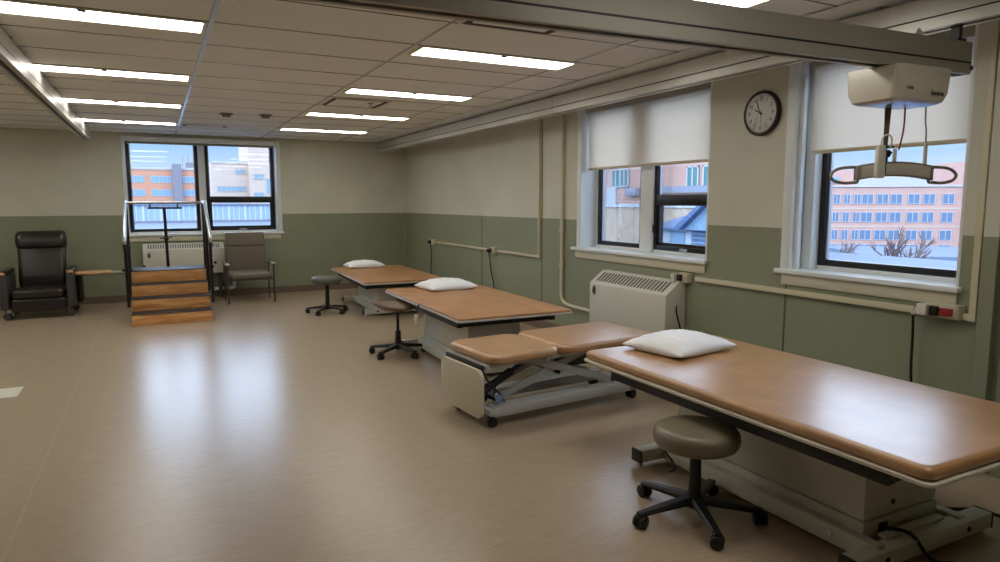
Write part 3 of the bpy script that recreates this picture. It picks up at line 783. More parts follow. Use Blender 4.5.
# ------------------------------------------------------------------ stools
def stool(label, cx, cy, a0, style, seat_m, ztop, legr=.28, seat_r=.205, sx=1.0, rz=0, seat_off=(0, 0)):
    t = thing('rolling_stool', label, 'stool', (cx, cy, 0), rz)
    ox, oy = seat_off
    if style == 'round':
        h = .098; r = seat_r
        pr = [(0, ztop - .004)] + [(r * .80, ztop)] + [(r - .026 * (1 - math.sin(R(k * 15))), ztop - .026 * (1 - math.cos(R(k * 15)))) for k in range(0, 7)] + \
             [(r, ztop - h + .03)] + [(r - .03 * (1 - math.cos(R(k * 15))), ztop - h + .03 - .03 * math.sin(R(k * 15))) for k in range(1, 7)] + [(0, ztop - h)]
        pr = [(0, ztop), (r * .5, ztop), (r * .82, ztop - .003), (r * .93, ztop - .012), (r * .985, ztop - .028), (r, ztop - .05), (r * .985, ztop - .072), (r * .94, ztop - .088), (r * .86, ztop - h), (0, ztop - h)]
        b = MB(); b.lathe(pr, (ox, oy, 0), 56); b.build('seat', seat_m, t, ang=60)
        zb = ztop - h
    elif style == 'saddle':
        bm = bmesh.new(); N, K = 14, 48; up = []; lo = []
        for i in range(N + 1):
            q = i / N; ru, rl_ = [], []
            for k in range(K):
                a = 2 * PI * k / K; x, y = q * math.cos(a), q * math.sin(a)
                zt = ztop - .022 + .022 * x * x - .016 * y * y - .008 * q ** 8
                zl = ztop - .115 + .085 * q ** 2.6 + .012 * x * x - .01 * y * y
                if i == N: zl = zt - .012
                ru.append((x * seat_r * sx, y * seat_r, zt)); rl_.append((x * seat_r * sx, y * seat_r, min(zl, zt - .012)))
            up.append(ru); lo.append(rl_)
        def ringv(rows):
            out = []
            for i, r_ in enumerate(rows):
                out.append([bm.verts.new(r_[0])] if i == 0 else [bm.verts.new(p) for p in r_])
            return out
        U, Lo = ringv(up), ringv(lo)
        for S in (U, Lo):
            for a, b2 in zip(S, S[1:]):
                for k in range(K):
                    if len(a) == 1: bm.faces.new((a[0], b2[k], b2[(k + 1) % K]))
                    else: bm.faces.new((a[k], a[(k + 1) % K], b2[(k + 1) % K], b2[k]))
        for k in range(K): bm.faces.new((U[-1][k], U[-1][(k + 1) % K], Lo[-1][(k + 1) % K], Lo[-1][k]))
        bmesh.ops.recalc_face_normals(bm, faces=bm.faces[:])
        m = MB(); m.bm.free(); m.bm = bm; m.build('seat', seat_m, t, ang=60)
        zb = ztop - .10
    b = MB(); b.cyl((0, 0, zb - .018), (0, 0, zb + .01), .07, .08); b.build('seat_plate', M['dark_metal'], t)
    b = MB(); b.cyl((0, 0, .20), (0, 0, zb - .01), .014); b.build('gas_piston', M['dark_metal'], t)
    b = MB(); b.cyl((0, 0, .07), (0, 0, .12), .035, .030); b.cyl((0, 0, .12), (0, 0, (zb - .03) if style == 'round' else .24), .030, .026); b.build('column_sleeve', M['dark'], t)
    b = MB(); b.tube([(.02, 0, zb - .01), (.12, .01, zb - .018), (.18, .01, zb - .03)], .006); b.build('height_lever', M['dark'], t)
    b = MB(); b.lathe([(0, .115), (.04, .112), (.052, .09), (.05, .06), (.03, .05), (0, .05)], seg=24); b.build('hub', M['dark'], t)
    for k in range(5):
        a = R(a0 + 72 * k); c, s_ = math.cos(a), math.sin(a)
        b = MB(); n = 6; bmq = bmesh.new(); rings = []
        for i in range(n + 1):
            q = i / n; rr_ = .035 + (legr - .035) * q; w = .029 - .010 * q; zt = .108 - .030 * q - .004 * q * q; hh = .038 - .018 * q
            rings.append([bmq.verts.new((rr_ * c - w2 * s_, rr_ * s_ + w2 * c, z)) for (w2, z) in ((-w * .7, zt), (w * .7, zt), (w, zt - hh * .4), (w * .8, zt - hh), (-w * .8, zt - hh), (-w, zt - hh * .4))])
        for A, B_ in zip(rings, rings[1:]):
            for j in range(6): bmq.faces.new((A[j], A[(j + 1) % 6], B_[(j + 1) % 6], B_[j]))
        bmq.faces.new(rings[0][::-1]); bmq.faces.new(rings[-1])
        bmesh.ops.recalc_face_normals(bmq, faces=bmq.faces[:])
        b.bm.free(); b.bm = bmq
        leg = b.build('leg', M['dark'], t)
        mesh_caster(leg, (legr - .012) * c, (legr - .012) * s_, .030, a + R(35 + 40 * k), M['dark'], .078)
    return t
stool('taupe round rolling stool tucked beside the nearest treatment table', 2.19, 2.265, 30, 'round', M['taupe'], .445, .305, .198)
stool('brown saddle-seat rolling stool at the corner of the middle treatment table', 2.05, 6.18, -2, 'saddle', M['brown_seat'], .536, .285, .25, 1.0, 0)
stool('grey-green round rolling stool at the corner of the farthest treatment table', 2.0, 8.98, 14, 'round', M['grey_seat'], .50, .275, .20)

# ------------------------------------------------------------------ recliner
t = thing('recliner_chair', 'black padded recliner on wheels by the back wall, wooden side tray folded out', 'armchair', (-1.385, 10.50, 0))
b = MB(); b.box(-.31, .31, -.20, .38, .12, .26, .02); b.build('seat_base', M['dark_grey'], t)
b = MB(); b.loft(cushion(None, .285, .29, .06, .255, .385, .05), mw=Matrix.Translation((0, .01, 0))); b.build('seat_cushion', M['black_vinyl'], t)
b = MB(); b.box(-.285, .285, -.275, -.205, .10, .262, .022, 4); b.build('footrest_panel', M['black_vinyl'], t)
mw = Matrix.Translation((0, .30, .36)) @ Matrix.Rotation(R(-12), 4, 'X')
b = MB()
b.loft([(0, .25, .05, .045), (.03, .27, .07, .06), (.15, .275, .085, .07), (.35, .27, .075, .06), (.52, .275, .07, .05), (.56, .265, .06, .05)], mw=mw); b.build('backrest', M['black_vinyl'], t)
b = MB(); b.loft([(.50, .26, .04, .04, 0, -.02), (.53, .285, .075, .065, 0, -.03), (.61, .295, .095, .075, 0, -.03), (.70, .29, .085, .07, 0, -.02), (.745, .27, .05, .045, 0, -.01), (.755, .24, .03, .028, 0, 0)], mw=mw); b.build('head_cushion', M['black_vinyl'], t)
for s in (-1, 1):
    b = MB(); b.box(s * .355 - .042, s * .355 + .042, -.27, .36, .13, .565, .02, 3); a = b.build('side_panel', M['dark_grey'], t)
    b = MB(); b.loft([(.56, .04, .27, .035), (.575, .05, .285, .04), (.61, .05, .285, .04), (.625, .038, .27, .03)], mw=Matrix.Translation((s * .355, .05, 0))); b.build('arm_pad', M['black_vinyl'], t)
    b = MB(); b.box(s * .36 - .035, s * .36 + .035, -.292, -.20, .572, .606, .012, 3); b.build('arm_cap', M['tray'], t)
    for y in (-.22, .36):
        mesh_caster(t, s * .335, y, .045, R(90 + 20 * s), M['dark_grey'], .13)
b = MB(); b.loft([(.535, .205, .17, .09), (.54, .215, .18, .1), (.553, .215, .18, .1), (.558, .205, .17, .09)], mw=Matrix.Translation((.60, -.02, 0))); b.build('side_tray', M['tray'], t)
b = MB(); b.tube([(.41, .1, .42), (.44, .08, .50), (.55, .02, .525), (.68, 0, .53)], .012); b.build('tray_arm', M['dark_metal'], t)
b = MB(); b.box(-.455, -.43, -.20, .16, .20, .56, .008); b.build('folded_tray', M['tray'], t)
b = MB(); b.box(.40, .455, .05, .35, .14, .50, .02, 3); b.build('tray_bracket', M['dark'], t)

# ------------------------------------------------------------------ guest chair
t = thing('guest_chair', 'taupe upholstered guest armchair with dark metal frame right of the stairs', 'chair', (1.215, 10.68, 0))
b = MB(); b.loft(cushion(None, .285, .27, .05, .36, .45, .035), mw=Matrix.Translation((0, -.01, 0))); b.build('seat', M['chair_seat'], t)
mw = Matrix.Translation((0, .24, .40)) @ Matrix.Rotation(R(-8), 4, 'X')
b = MB(); b.loft([(0, .27, .025, .02), (.02, .285, .035, .03), (.40, .285, .035, .03), (.415, .275, .02, .018)], mw=mw); b.build('backrest', M['chair_fab'], t)
b = MB(); b.loft([(.415, .275, .025, .02), (.43, .288, .042, .035), (.60, .285, .042, .035), (.62, .275, .03, .025)], mw=mw); b.build('headrest', M['chair_fab'], t)
for s in (-1, 1):
    for y, top in ((-.27, .56), (.25, .58)):
        b = MB(); b.cyl((s * .32, y, 0.01), (s * .32, y, top), .013); b.cyl((s * .32, y, 0), (s * .32, y, .012), .017); b.build('leg', M['dark_grey'], t)
    b = MB(); b.box(s * .32 - .028, s * .32 + .028, -.30, .27, .56, .588, .012, 3); b.build('armrest', M['dark_grey'], t)
    b = MB(); b.box(s * .32 - .03, s * .32 + .03, -.315, -.17, .565, .592, .012, 3); b.build('arm_cap', M['white_plastic'], t)
    b = MB(); b.cyl((s * .32, -.27, .34), (s * .32, .25, .34), .011); b.build('side_stretcher', M['dark_grey'], t)
b = MB(); b.cyl((-.32, -.24, .345), (.32, -.24, .345), .011); b.cyl((-.32, .23, .345), (.32, .23, .345), .011); b.build('seat_support', M['dark_grey'], t)

# ------------------------------------------------------------------ training stairs
SX0, SX1, SY = -.312, .575, 9.06
t = thing('training_stairs', 'oak training stairs of four steps with metal handrails before the back window', 'stairs', ((SX0 + SX1) / 2, SY, 0))
hw = (SX1 - SX0) / 2
rise, run = .150, .25
tops = [.142, .296, .445, .600]
for k in range(4):
    y0 = run * k; z0 = 0 if k == 0 else tops[k - 1]; z1 = tops[k]
    y1 = y0 + run if k < 3 else 1.28
    b = MB(); b.box(-hw, hw, y0, y0 + .02, z0, z1 - .009, .002); b.build('riser', M['oak'], t)
    b = MB(); b.box(-hw - .004, hw + .004, y0 - .008, y1 + .018, z1 - .009, z1, .002); b.build('tread', M['rubber'], t)
for s in (-1, 1):
    b = MB(); x = s * (hw - .01)
    pts = [(x - .009, .01, 0)]
    for k in range(4):
        pts += [(x - .009, run * k + .01, tops[k] - .009), (x - .009, (run * (k + 1) + .01) if k < 3 else 1.27, tops[k] - .009)]
    pts += [(x - .009, 1.27, 0)]
    b.prism(pts, (.018, 0, 0)); b.build('side_panel', M['oak'], t, smooth=False)
    X = s * (hw + .025)
    b = MB(); b.tube([(X, .02, 1.00), (X, .05, 1.06), (X, .68, 1.44), (X, .80, 1.478), (X, .92, 1.482), (X, 1.22, 1.482)], .021, 12); b.build('handrail', M['steel'], t)
    b = MB(); b.tube([(X, .04, .985), (X, .02, .97), (X, .02, .93)], .024, 12); b.build('handrail_end', M['dark'], t)
    for y, z0, z1 in ((.10, .22, 1.10), (.72, .30, 1.45), (1.22, .30, 1.48)):
        b = MB(); b.box(X - .018, X + .018, y - .018, y + .018, z0, z1, .004); b.build('post', M['dark_metal'], t)
    b = MB(); b.box(X - .016, X + .016, .10, 1.22, .26, .29, .003); b.build('lower_brace', M['dark_metal'], t)
    b = MB(); b.cyl((X - .05, .72, .62), (X + .05, .72, .62), .014); b.ball((X + s * .055, .72, .62), .022); b.build('knob', M['dark'], t)
b = MB(); b.cyl((-hw - .025, 1.22, 1.478), (hw + .025, 1.22, 1.478), .019); b.build('back_rail', M['steel'], t)
b = MB(); b.cyl((-.22, 1.235, 1.405), (.205, 1.235, 1.405), .014)
for x in (-.185, .155): b.cyl((x, 1.23, 1.405), (x, 1.23, 1.478), .009)
b.build('height_crossbar', M['dark_metal'], t)
b = MB(); b.cyl((-.005, 1.235, .60), (-.012, 1.235, 1.405), .019); b.build('height_post', M['dark_metal'], t)
b = MB(); b.cyl((-.09, 1.20, .995), (.03, 1.20, .995), .009); b.box(-.035, .02, 1.20, 1.27, .965, 1.03, .008); b.ball((.045, 1.20, 1.01), .016); b.build('post_clamp', M['dark'], t)

# ------------------------------------------------------------------ heaters
def heater(label, loc, rz, L, z0, z1, z2, depth=.22, knob=None, nslots=21, legs=True):
    t = thing('convector_heater', label, 'heater', loc, rz)
    b = MB(); sl = depth * .68
    b.prism([(-L / 2, 0, z0), (-L / 2, 0, z1), (-L / 2, sl, z2), (-L / 2, depth, z2), (-L / 2, depth, z0)], (L, 0, 0), bev=.006)
    b.build('cabinet', M['heater'], t)
    b = MB(); n = nslots; m = .06; w = (L - 2 * m) / n
    d = Vector((0, sl, z2 - z1)).normalized(); nr = Vector((0, -d.z, d.y))
    for i in range(n):
        x = -L / 2 + m + (i + .5) * w
        p0 = Vector((x, 0, z1)) + d * .035 + nr * .001; p1 = Vector((x, 0, z1)) + d * (math.hypot(sl, z2 - z1) - .03) + nr * .001
        b.bar(p0, p1, w * .55, .004, up=tuple(nr))
    b.build('grille', M['slot'], t, smooth=False)
    b = MB()
    kx = -L / 2 + .08
    b.box(kx - .02, kx + .02, -.006, .002, z1 - .11, z1 - .02, .004); b.build('handle_plate', M['chrome'], t)
    b = MB(); b.box(kx - .006, kx + .006, -.022, -.004, z1 - .09, z1 - .04, .004); b.build('handle', M['dark_grey'], t)
    b = MB(); b.box(-L / 2 + .05, -L / 2 + .1, .05, depth - .02, 0, z0, .003); b.box(L / 2 - .1, L / 2 - .05, .05, depth - .02, 0, z0, .003); b.build('support_leg', M['dark_grey'], t)
    if knob:
        for kx2, kz in knob:
            b = MB(); b.cyl((kx2, -.02, kz), (kx2, 0, kz), .02); b.build('valve_knob', M['dark'], t)
    return t
heater('ivory convector heater with sloped louvred top under the middle window', (3.745, 4.83, 0), R(-90), 1.10, .30, .70, .815)
heater('ivory convector heater under the back window behind the stairs', (.37, 11.17, 0), 0, 1.12, .40, .775, .862, knob=((.42, .56), (-.75 + .2, .54)), nslots=30)

# ------------------------------------------------------------------ raceways, pipes, outlets, cords
def raceway(label, pts, w=.028):
    b = MB()
    for a, c in zip(pts, pts[1:]):
        b.bar(a, c, w, w, .003, up=(1, 0, 0) if abs(a[0] - c[0]) < 1e-6 else (0, 1, 0))
    for a in pts[1:-1]: b.box(a[0] - w * .55, a[0] + w * .55, a[1] - w * .55, a[1] + w * .55, a[2] - w * .55, a[2] + w * .55, .003)
    return tag(b.build('cable_raceway', M['raceway']), label, 'raceway')
RX = XR - .015
raceway('cream cable raceway between the two outlet boxes behind the far tables, nearest the corner', [(RX, 9.97, .845), (RX, 7.96, .845)])
raceway('cream cable raceway running from the outlet box then turning up the wall to the ceiling', [(RX, 7.76, .845), (RX, 6.71, .845), (RX, 6.71, 2.49)])
raceway('cream cable raceway running below the right window, from the heater to the outlet box', [(RX, 4.15, .845), (RX, 2.29, .845)], .036)
raceway('cream cable raceway rising up the wall at the right edge of the picture', [(RX, 2.08, .845), (RX, 2.035, .845), (RX, 2.035, 2.49)], .036)
raceway('thin cream cable raceway on the back wall between recliner and stairs', [(-.80, YB - .015, .46), (-.21, YB - .015, .46)], .03)
b = MB(); px = XR - .028
b.tube([(px, 6.205, 2.49), (px, 6.205, 1.5), (px, 6.205, .62), (px, 6.20, .46), (px, 6.15, .39), (px, 6.03, .365), (px, 5.7, .36), (px, 5.39, .35)], .019, 12)
b.mi = 0
for z in (2.36, 1.17, .8): b.cyl((px, 6.205, z - .018), (px, 6.205, z + .018), .026)
tag(b.build('heating_pipe', M['raceway']), 'cream round pipe coming down the wall and bending into the heater', 'pipe')
b = MB(); b.tube([(.48, 11.33, .13), (.93, 11.33, .13), (1.04, 11.33, .14), (1.06, 11.33, .17), (1.06, 11.33, .30)], .028, 12)
tag(b.build('heating_pipe', M['trim']), 'white pipe near the floor under the back window, between stairs and chair', 'pipe')

def outlet(label, y, depth=.055, L=.11, red=False, white=True, z=.845):
    t = thing('outlet_box', label, 'outlet', (XR, y, z))
    b = MB(); b.box(-depth, 0, -L / 2, L / 2, -.04, .04, .004); b.build('box', M['plate'], t)
    b = MB(); b.box(-depth - .004, -depth, -L / 2 + .006, L / 2 - .006, -.036, .036, .002); b.build('cover_plate', M['plate'], t)
    b = MB(); b.box(-depth - .03, -depth - .004, .0, .045, -.028, .028, .006); b.build('receptacle', M['dark'], t)
    if red:
        b = MB(); b.box(-depth - .022, -depth - .004, -.075, -.005, -.020, .022, .004); b.build('red_receptacle', M['red'], t)
    return t
outlet('cream outlet box with black plug at the far end of the wall, near the corner', 10.03)
outlet('cream outlet box with black plug on the wall behind the middle treatment table', 7.86)
outlet('cream outlet box under the right end of the middle window sill', 4.27)
outlet('long cream outlet box with red and black sockets under the right window', 2.185, .065, .20, True, z=.865)
def plug(label, y, z, m, x=None, ln=.05):
    b = MB(); x = XR - .095 if x is None else x
    b.loft([(-.022, .012, .014, .008), (-.015, .018, .018, .01), (.015, .018, .018, .01), (.022, .01, .012, .008)], mw=Matrix.Translation((x, y, z)) @ Matrix.Rotation(R(90), 4, 'Y'))
    return b
t = thing('power_cord', 'thin black cord hanging from the outlet box nearest the corner', 'cord', (XR - .09, 10.07, .845))
b = MB(); b.tube([(0, 0, 0), (.04, .02, -.05), (.05, .02, -.15), (.05, .01, -.3), (.045, .03, -.45), (.05, 0, -.60), (.03, 0, -.75), (0, -.02, -.835)], .007); b.build('cable', M['dark'], t)
b = MB(); b.box(-.012, .02, -.02, .02, -.02, .02, .006); b.build('plug', M['dark'], t)
t = thing('power_cord', 'thin black cord hanging from the outlet box behind the middle treatment table', 'cord', (XR - .09, 7.92, .845))
b = MB(); b.tube([(0, 0, 0), (.04, .03, -.06), (.05, .02, -.2), (.05, -.02, -.33), (.045, -.08, -.43), (.05, -.1, -.6), (.03, -.1, -.75), (0, -.1, -.835)], .007); b.build('cable', M['dark'], t)
b = MB(); b.box(-.012, .02, -.02, .02, -.02, .02, .006); b.build('plug', M['dark'], t)
t = thing('power_cord', 'black cord with white plug running down beside the heater under the middle window', 'cord', (XR - .09, 4.345, .845))
b = MB(); b.tube([(0.02, 0.01, -.02), (.01, -.005, -.08), (.0, -.05, -.2), (-.02, -.07, -.28), (.0, -.10, -.42), (.02, -.13, -.55), (.04, -.15, -.7), (.03, -.18, -.835)], .007); b.build('cable', M['dark'], t)
b = MB(); b.box(-.015, .03, -.025, .025, -.04, .03, .008); b.build('plug', M['white_plastic'], t)
t = thing('power_cord', 'black cord with white plug hanging from the outlet box under the right window', 'cord', (XR - .10, 2.26, .865))
b = MB(); b.tube([(.0, .03, .02), (.01, .055, -.02), (.02, .06, -.08), (.03, .062, -.2), (.03, .06, -.33), (.03, .05, -.45), (.02, .0, -.7), (.0, -.05, -.835)], .0075); b.build('cable', M['dark'], t)
b = MB(); b.box(-.018, .03, -.03, .03, -.03, .035, .008); b.bar((0, .02, .02), (-.01, .05, -.035), .02, .02, .005); b.build('plug', M['white_plastic'], t)

# cables of the nearest table
cord('table_cable', 'black power cable trailing from the nearest treatment table base over its foot bar', [(2.655, 1.645, .11), (2.66, 1.60, .13), (2.70, 1.55, .115), (2.74, 1.49, .03), (2.83, 1.44, .012), (2.92, 1.36, .009), (3.04, 1.33, .009), (3.16, 1.36, .009), (3.32, 1.36, .009)], .008, M['dark'])
cord('table_cable', 'black cable looping on the floor by the wall under the nearest treatment table', [(3.42, 1.96, .009), (3.30, 1.90, .009), (3.26, 1.82, .009), (3.34, 1.74, .009), (3.44, 1.68, .009), (3.46, 1.58, .009), (3.50, 1.49, .009), (3.62, 1.44, .009)], .008, M['dark'])
t = thing('foot_switch_cable', 'black looped cable with switch hanging under the nearest treatment table behind the stool', 'cord', (2.455, 2.74, .0))
b = MB(); b.tube([(.03, .06, .11), (-.01, .05, .14), (-.015, .02, .11), (.0, -.03, .06), (-.03, -.07, .04), (-.04, -.05, .02)], .006); b.build('cable', M['dark'], t)
t = thing('hand_pendant', 'white hand pendant hanging on a hook at the edge of the middle treatment table', 'hand control', (2.03, 5.60, .375))
b = MB(); b.loft([(0, .012, .012, .006), (.01, .016, .014, .008), (.10, .016, .014, .008), (.11, .01, .01, .006)]); b.build('pendant_body', M['white_plastic'], t)
b = MB(); b.tube([(0, 0, .11), (.0, 0, .15), (.03, .0, .195)], .006); b.build('pendant_hook', M['dark'], t)
# white stick-on marker on the floor at the left
b = MB(); b.box(-1.32, -1.02, 6.15, 6.46, 0, .003); tag(b.build('floor_marker', M['tape'], smooth=False), 'white rectangular tape marker on the floor at the left edge', 'floor marker')

# ------------------------------------------------------------------ wall clock
t = thing('wall_clock', 'round black-rimmed wall clock between the two side windows', 'clock', (XR, 3.54, 2.113), R(-90))
t.scale = (.88, .88, .88)
rot = Matrix.Rotation(R(90), 4, 'X')                # lathe axis z -> local -y (out of the wall)
b = MB(); b.lathe([(.0, 0), (.176, 0), (.182, .008), (.182, .036), (.174, .046), (.160, .046), (.156, .036), (0, .036)], seg=64, mw=rot); b.build('rim', M['dark'], t, ang=50)
b = MB(); b.lathe([(0, .0365), (.1555, .0365), (.1555, .038), (0, .038)], seg=64, mw=rot); b.build('dial', M['face'], t)
for h in range(1, 13):
    a = R(90 - 30 * h)
    text_mesh(str(h), .044, 'numeral', M['ink'], t, Matrix.Translation((.118 * math.cos(a), -.0392, .118 * math.sin(a))) @ front)
b = MB()
for k in range(60):
    a = R(6 * k); r0 = .140 if k % 5 else .136
    b.bar((r0 * math.cos(a), -.0388, r0 * math.sin(a)), (.148 * math.cos(a), -.0388, .148 * math.sin(a)), .0022 if k % 5 else .004, .001, up=(0, 1, 0))
b.build('minute_track', M['ink'], t, smooth=False)
def hand(name, deg, L, w, y, m):
    a = R(90 - deg); b = MB(); c, s = math.cos(a), math.sin(a)
    b.bar((-.02 * c, y, -.02 * s), (L * c, y, L * s), w, .0012, up=(0, 1, 0)); b.build(name, m, t, smooth=False)
hand('hour_hand', 298, .070, .009, -.0405, M['ink']); hand('minute_hand', 333, .115, .006, -.042, M['ink']); hand('second_hand', 178, .10, .0016, -.0435, M['red'])
b = MB(); b.cyl((0, -.038, 0), (0, -.045, 0), .008); b.build('hand_hub', M['ink'], t)
b = MB(); b.lathe([(0, .0445), (.1575, .0445), (.1575, .0455), (0, .0455)], seg=64, mw=rot); b.build('clock_glass', glass_mat('clock_glass', (1, 1, 1, 1), .05), t)

# ------------------------------------------------------------------ outside
M['brick_pink'] = mat('pink_brick', rgb(178, 146, 138), .9, var=.05, scale=.6)
M['brick_orange'] = mat('orange_brick', rgb(186, 136, 112), .9, var=.06, scale=.5)
M['beige_wall'] = mat('beige_masonry', rgb(184, 168, 156), .9, var=.04, scale=.5)
M['concrete'] = mat('pale_concrete', rgb(170, 172, 178), .8)
M['far_glass'] = mat('distant_window_glass', rgb(88, 112, 142), .35)
M['far_blue'] = mat('distant_blue_panel', rgb(112, 146, 172), .4)
M['teal'] = mat('teal_window', rgb(70, 118, 126), .4)
M['snow'] = mat('snow', rgb(98, 113, 137), .8, var=.03, scale=.3)
M['blue_roof'] = mat('blue_metal_roof', rgb(70, 98, 138), .5)
M['white_frame'] = mat('white_outside_frame', rgb(172, 180, 192), .5)
M['bark'] = mat('bare_bark', rgb(112, 98, 98), .9)
M['tan_roof'] = mat('tan_gravel_roof', rgb(176, 160, 144), .9, var=.1, scale=2)
M['tower'] = mat('grey_shaft', rgb(118, 118, 130), .7)

mb = MB(); mb.box(-300, 500, 14, 500, -13.2, -13.0); mb.box(6, 500, -200, 14, -13.2, -13.0)
tag(mb.build('snowy_ground', M['snow'], smooth=False), kind='structure')
def win_mesh(w, h, m_glass, muntins=1, dep=.12):
    b = MB(); b.mi = 0
    b.box(-w / 2, w / 2, -dep, .02, -h / 2, h / 2)
    b.mi = 1; f = .09
    b.box(-w / 2, w / 2, -dep - .05, -dep, h / 2 - f, h / 2); b.box(-w / 2, w / 2, -dep - .05, -dep, -h / 2, -h / 2 + f)
    n = muntins + 1
    for k in range(n + 1):
        x = -w / 2 + w * k / n; x = min(max(x, -w / 2 + f / 2), w / 2 - f / 2)
        b.box(x - f / 2, x + f / 2, -dep - .05, -dep, -h / 2, h / 2)
    return b
def facade(name, label, P0, ang, body, wins, wm, mats, extra=()):
    """P0 world origin of facade, local x right, local -y towards us"""
    t = thing(name, label, 'building', P0, ang)
    for (x0, x1, y0, y1, z0, z1, m, nm) in body:
        b = MB(); b.box(x0, x1, y0, y1, z0, z1); b.build(nm, m, t, smooth=False)
    proto = {}
    for (x, z, w, h, k) in wins:
        key = (w, h, k)
        if key not in proto:
            proto[key] = win_mesh(w, h, None, k).build('window', mats, t, smooth=False); o = proto[key]
        else:
            o = proto[key].copy(); COL.objects.link(o); o.parent = t
        o.location = (x, 0, z)
    return t
# pink office block through the right window; m per pixel ~ .196 at its distance
ub = Vector((.80, -.60, 0)); PB = Vector((128, 81, 1.48)) - ub * 1.35; kb = .1785
wins = []
pairs = [815, 825.5, 836, 846.5, 857, 867.5, 882.5, 896.4, 913.8, 928.8, 947.8, 972, 988, 1010, 1028]
for ry, s in ((199.8, 0), (218.0, -.3), (236.0, -.6), (250.5, -.9)):
    for x in pairs: wins.append(((x - 890 + s) * kb, (202 - ry) * .192, 1.25 if x < 862 else 2.1, 1.95, 1))
body = [(-14, 13.8, 0, 16, -14.5, 2.9, M['brick_pink'], 'wall'), (-26, -5.5, 3, 18, 2.0, 6.2, M['brick_pink'], 'penthouse_wall'), (-26, -14, 0.02, 16, -14.5, 2.9, M['brick_pink'], 'wing_wall'),
        (13.8, 40, -1.5, 16, -14.5, 7.6, M['brick_pink'], 'tower_wall'),
        (-26.2, 13.8, -.3, .3, 2.75, 3.1, M['concrete'], 'parapet')]
body += [(-26, 13.8, -.08, .0, z - .12, z + .12, M['beige_wall'], 'string_course') for z in (-1.4, -4.9)]
body += [(-13, -8.5, 2.7, 3.0, 3.6, 4.8, M['far_blue'], 'penthouse_window'), (-20, -14, 2.7, 3.0, 3.6, 4.8, M['far_blue'], 'penthouse_window')]
facade('brick_office_block', 'long pink brick office block with rows of paired windows seen through the right window', tuple(PB), math.atan2(ub.y, ub.x), body, wins, None, [M['far_glass'], M['white_frame']])
# low snowy roof in front of it
b = MB(); b.box(-2, 60, 0, 22, -4.0, 0); o = b.build('low_roof', M['snow'], None, smooth=False)
o.location = (84, 54, -5.6); o.rotation_euler = (0, 0, math.atan2(ub.y, ub.x)); tag(o, 'low snow-covered flat roof below the pink office block, right half of the right window', 'roof')
b = MB(); b.box(-30, -6, 0, 14, -3.0, 0); o = b.build('low_roof', M['far_blue'], None, smooth=False)
o.location = (86, 60, -9.0); o.rotation_euler = (0, 0, math.atan2(ub.y, ub.x)); tag(o, 'low pale blue roof below the pink office block, left half of the right window', 'roof')
def tree(label, loc, hgt, seed):
    rnd = random.Random(seed); b = MB()
    def br(p, d, L, r, lv):
        q = p + d * L; b.cyl(p, q, r, r * .65, 6)
        if lv == 0: return
        for k in range(3 if lv > 2 else 4):
            nd = (d + Vector((rnd.uniform(-.8, .8), rnd.uniform(-.8, .8), rnd.uniform(-.1, .5)))).normalized()
            br(p + d * L * rnd.uniform(.55, 1), nd, L * .68, r * .6, lv - 1)
    br(Vector((0, 0, 0)), Vector((0, 0, 1)), hgt * .36, hgt * .03, 4)
    o = b.build('bare_tree', M['bark'], None); o.location = loc; return tag(o, label, 'tree', None)
tree('leafless tree in front of the pink office block, centre of the right window', (74, 46.5, -13), 14.5, 3)
tree('leafless tree low at the left side of the right window', (76, 56, -13), 12.0, 5)

# view from the middle window
M['blue_sill'] = mat('blue_grey_ledge', rgb(122, 134, 158), .6)
wins = [(-39.4 + 39.4, 3.1, 2.1, 1.25, 3)]
t = thing('pink_apartment_house', 'pink brick building with teal windows close outside the middle window', 'building', (30, 36, 1.48), R(-90))
# local x = -(world y - 36); local -y towards us (world -x)
b = MB(); b.box(-30, 8, 0, 5, -15, 8); b.build('wall', M['brick_pink'], t, smooth=False)
def AW(y, z): return (-(y - 36), z - 1.48)
for y, z, w, h, n in ((39.4, 3.15, 2.0, 1.3, 3), (32.05, 2.98, 1.05, 1.4, 1), (30.6, 2.98, 1.1, 1.4, 1), (44.5, 3.15, 2.0, 1.3, 3), (40.4, 1.3, .75, 1.15, 1), (40.4, -.2, .75, 1.15, 1), (35.9, 5.9, 1.6, 1.3, 2)):
    x, zz = AW(y, z); o = win_mesh(w, h, None, n, .06).build('window', [M['teal'], M['white_frame']], t, smooth=False); o.location = (x, 0, zz)
for y, z, w, h in ((37.7, 2.15, 1.2, .55),):
    x, zz = AW(y, z); b = MB(); b.box(x - w / 2, x + w / 2, -.5, 0, zz - h / 2, zz + h / 2, .03); b.build('air_conditioner', M['blue_sill'], t)
b = MB(); x0, z0 = AW(35.4, 2.25); b.box(x0, x0 + 7, -.3, .0, z0 - .22, z0 + .2); b.build('ledge', M['blue_sill'], t, smooth=False)
x0, z0 = AW(40.95, 0); b = MB(); b.box(x0, x0 + 1.1, -.12, 0, -15, .75 + .3); b.build('pilaster', M['white_frame'], t, smooth=False)
t = thing('rooftop_house', 'small white rooftop building with blue metal roof low in the middle window', 'building', (20, 22.5, 0), R(-90))
b = MB(); b.box(-1.0, 4.2, 0, 3.0, -14, .42); b.build('wall', M['white_frame'], t, smooth=False)
b = MB(); b.prism([(-1.3, -.3, .36), (-1.3, 3.8, 1.25), (-1.3, 3.8, 1.15), (-1.3, -.3, .26)], (5.6, 0, 0)); b.build('roof', M['blue_roof'], t, smooth=False)
b = MB(); b.box(-.15, .75, -.03, 0, -1.2, .20); b.build('door', M['far_blue'], t, smooth=False)
b = MB(); b.box(1.2, 4.2, -.06, 0, -1.3, .30)
b.build('shutter', M['blue_roof'], t, smooth=False)
b = MB()
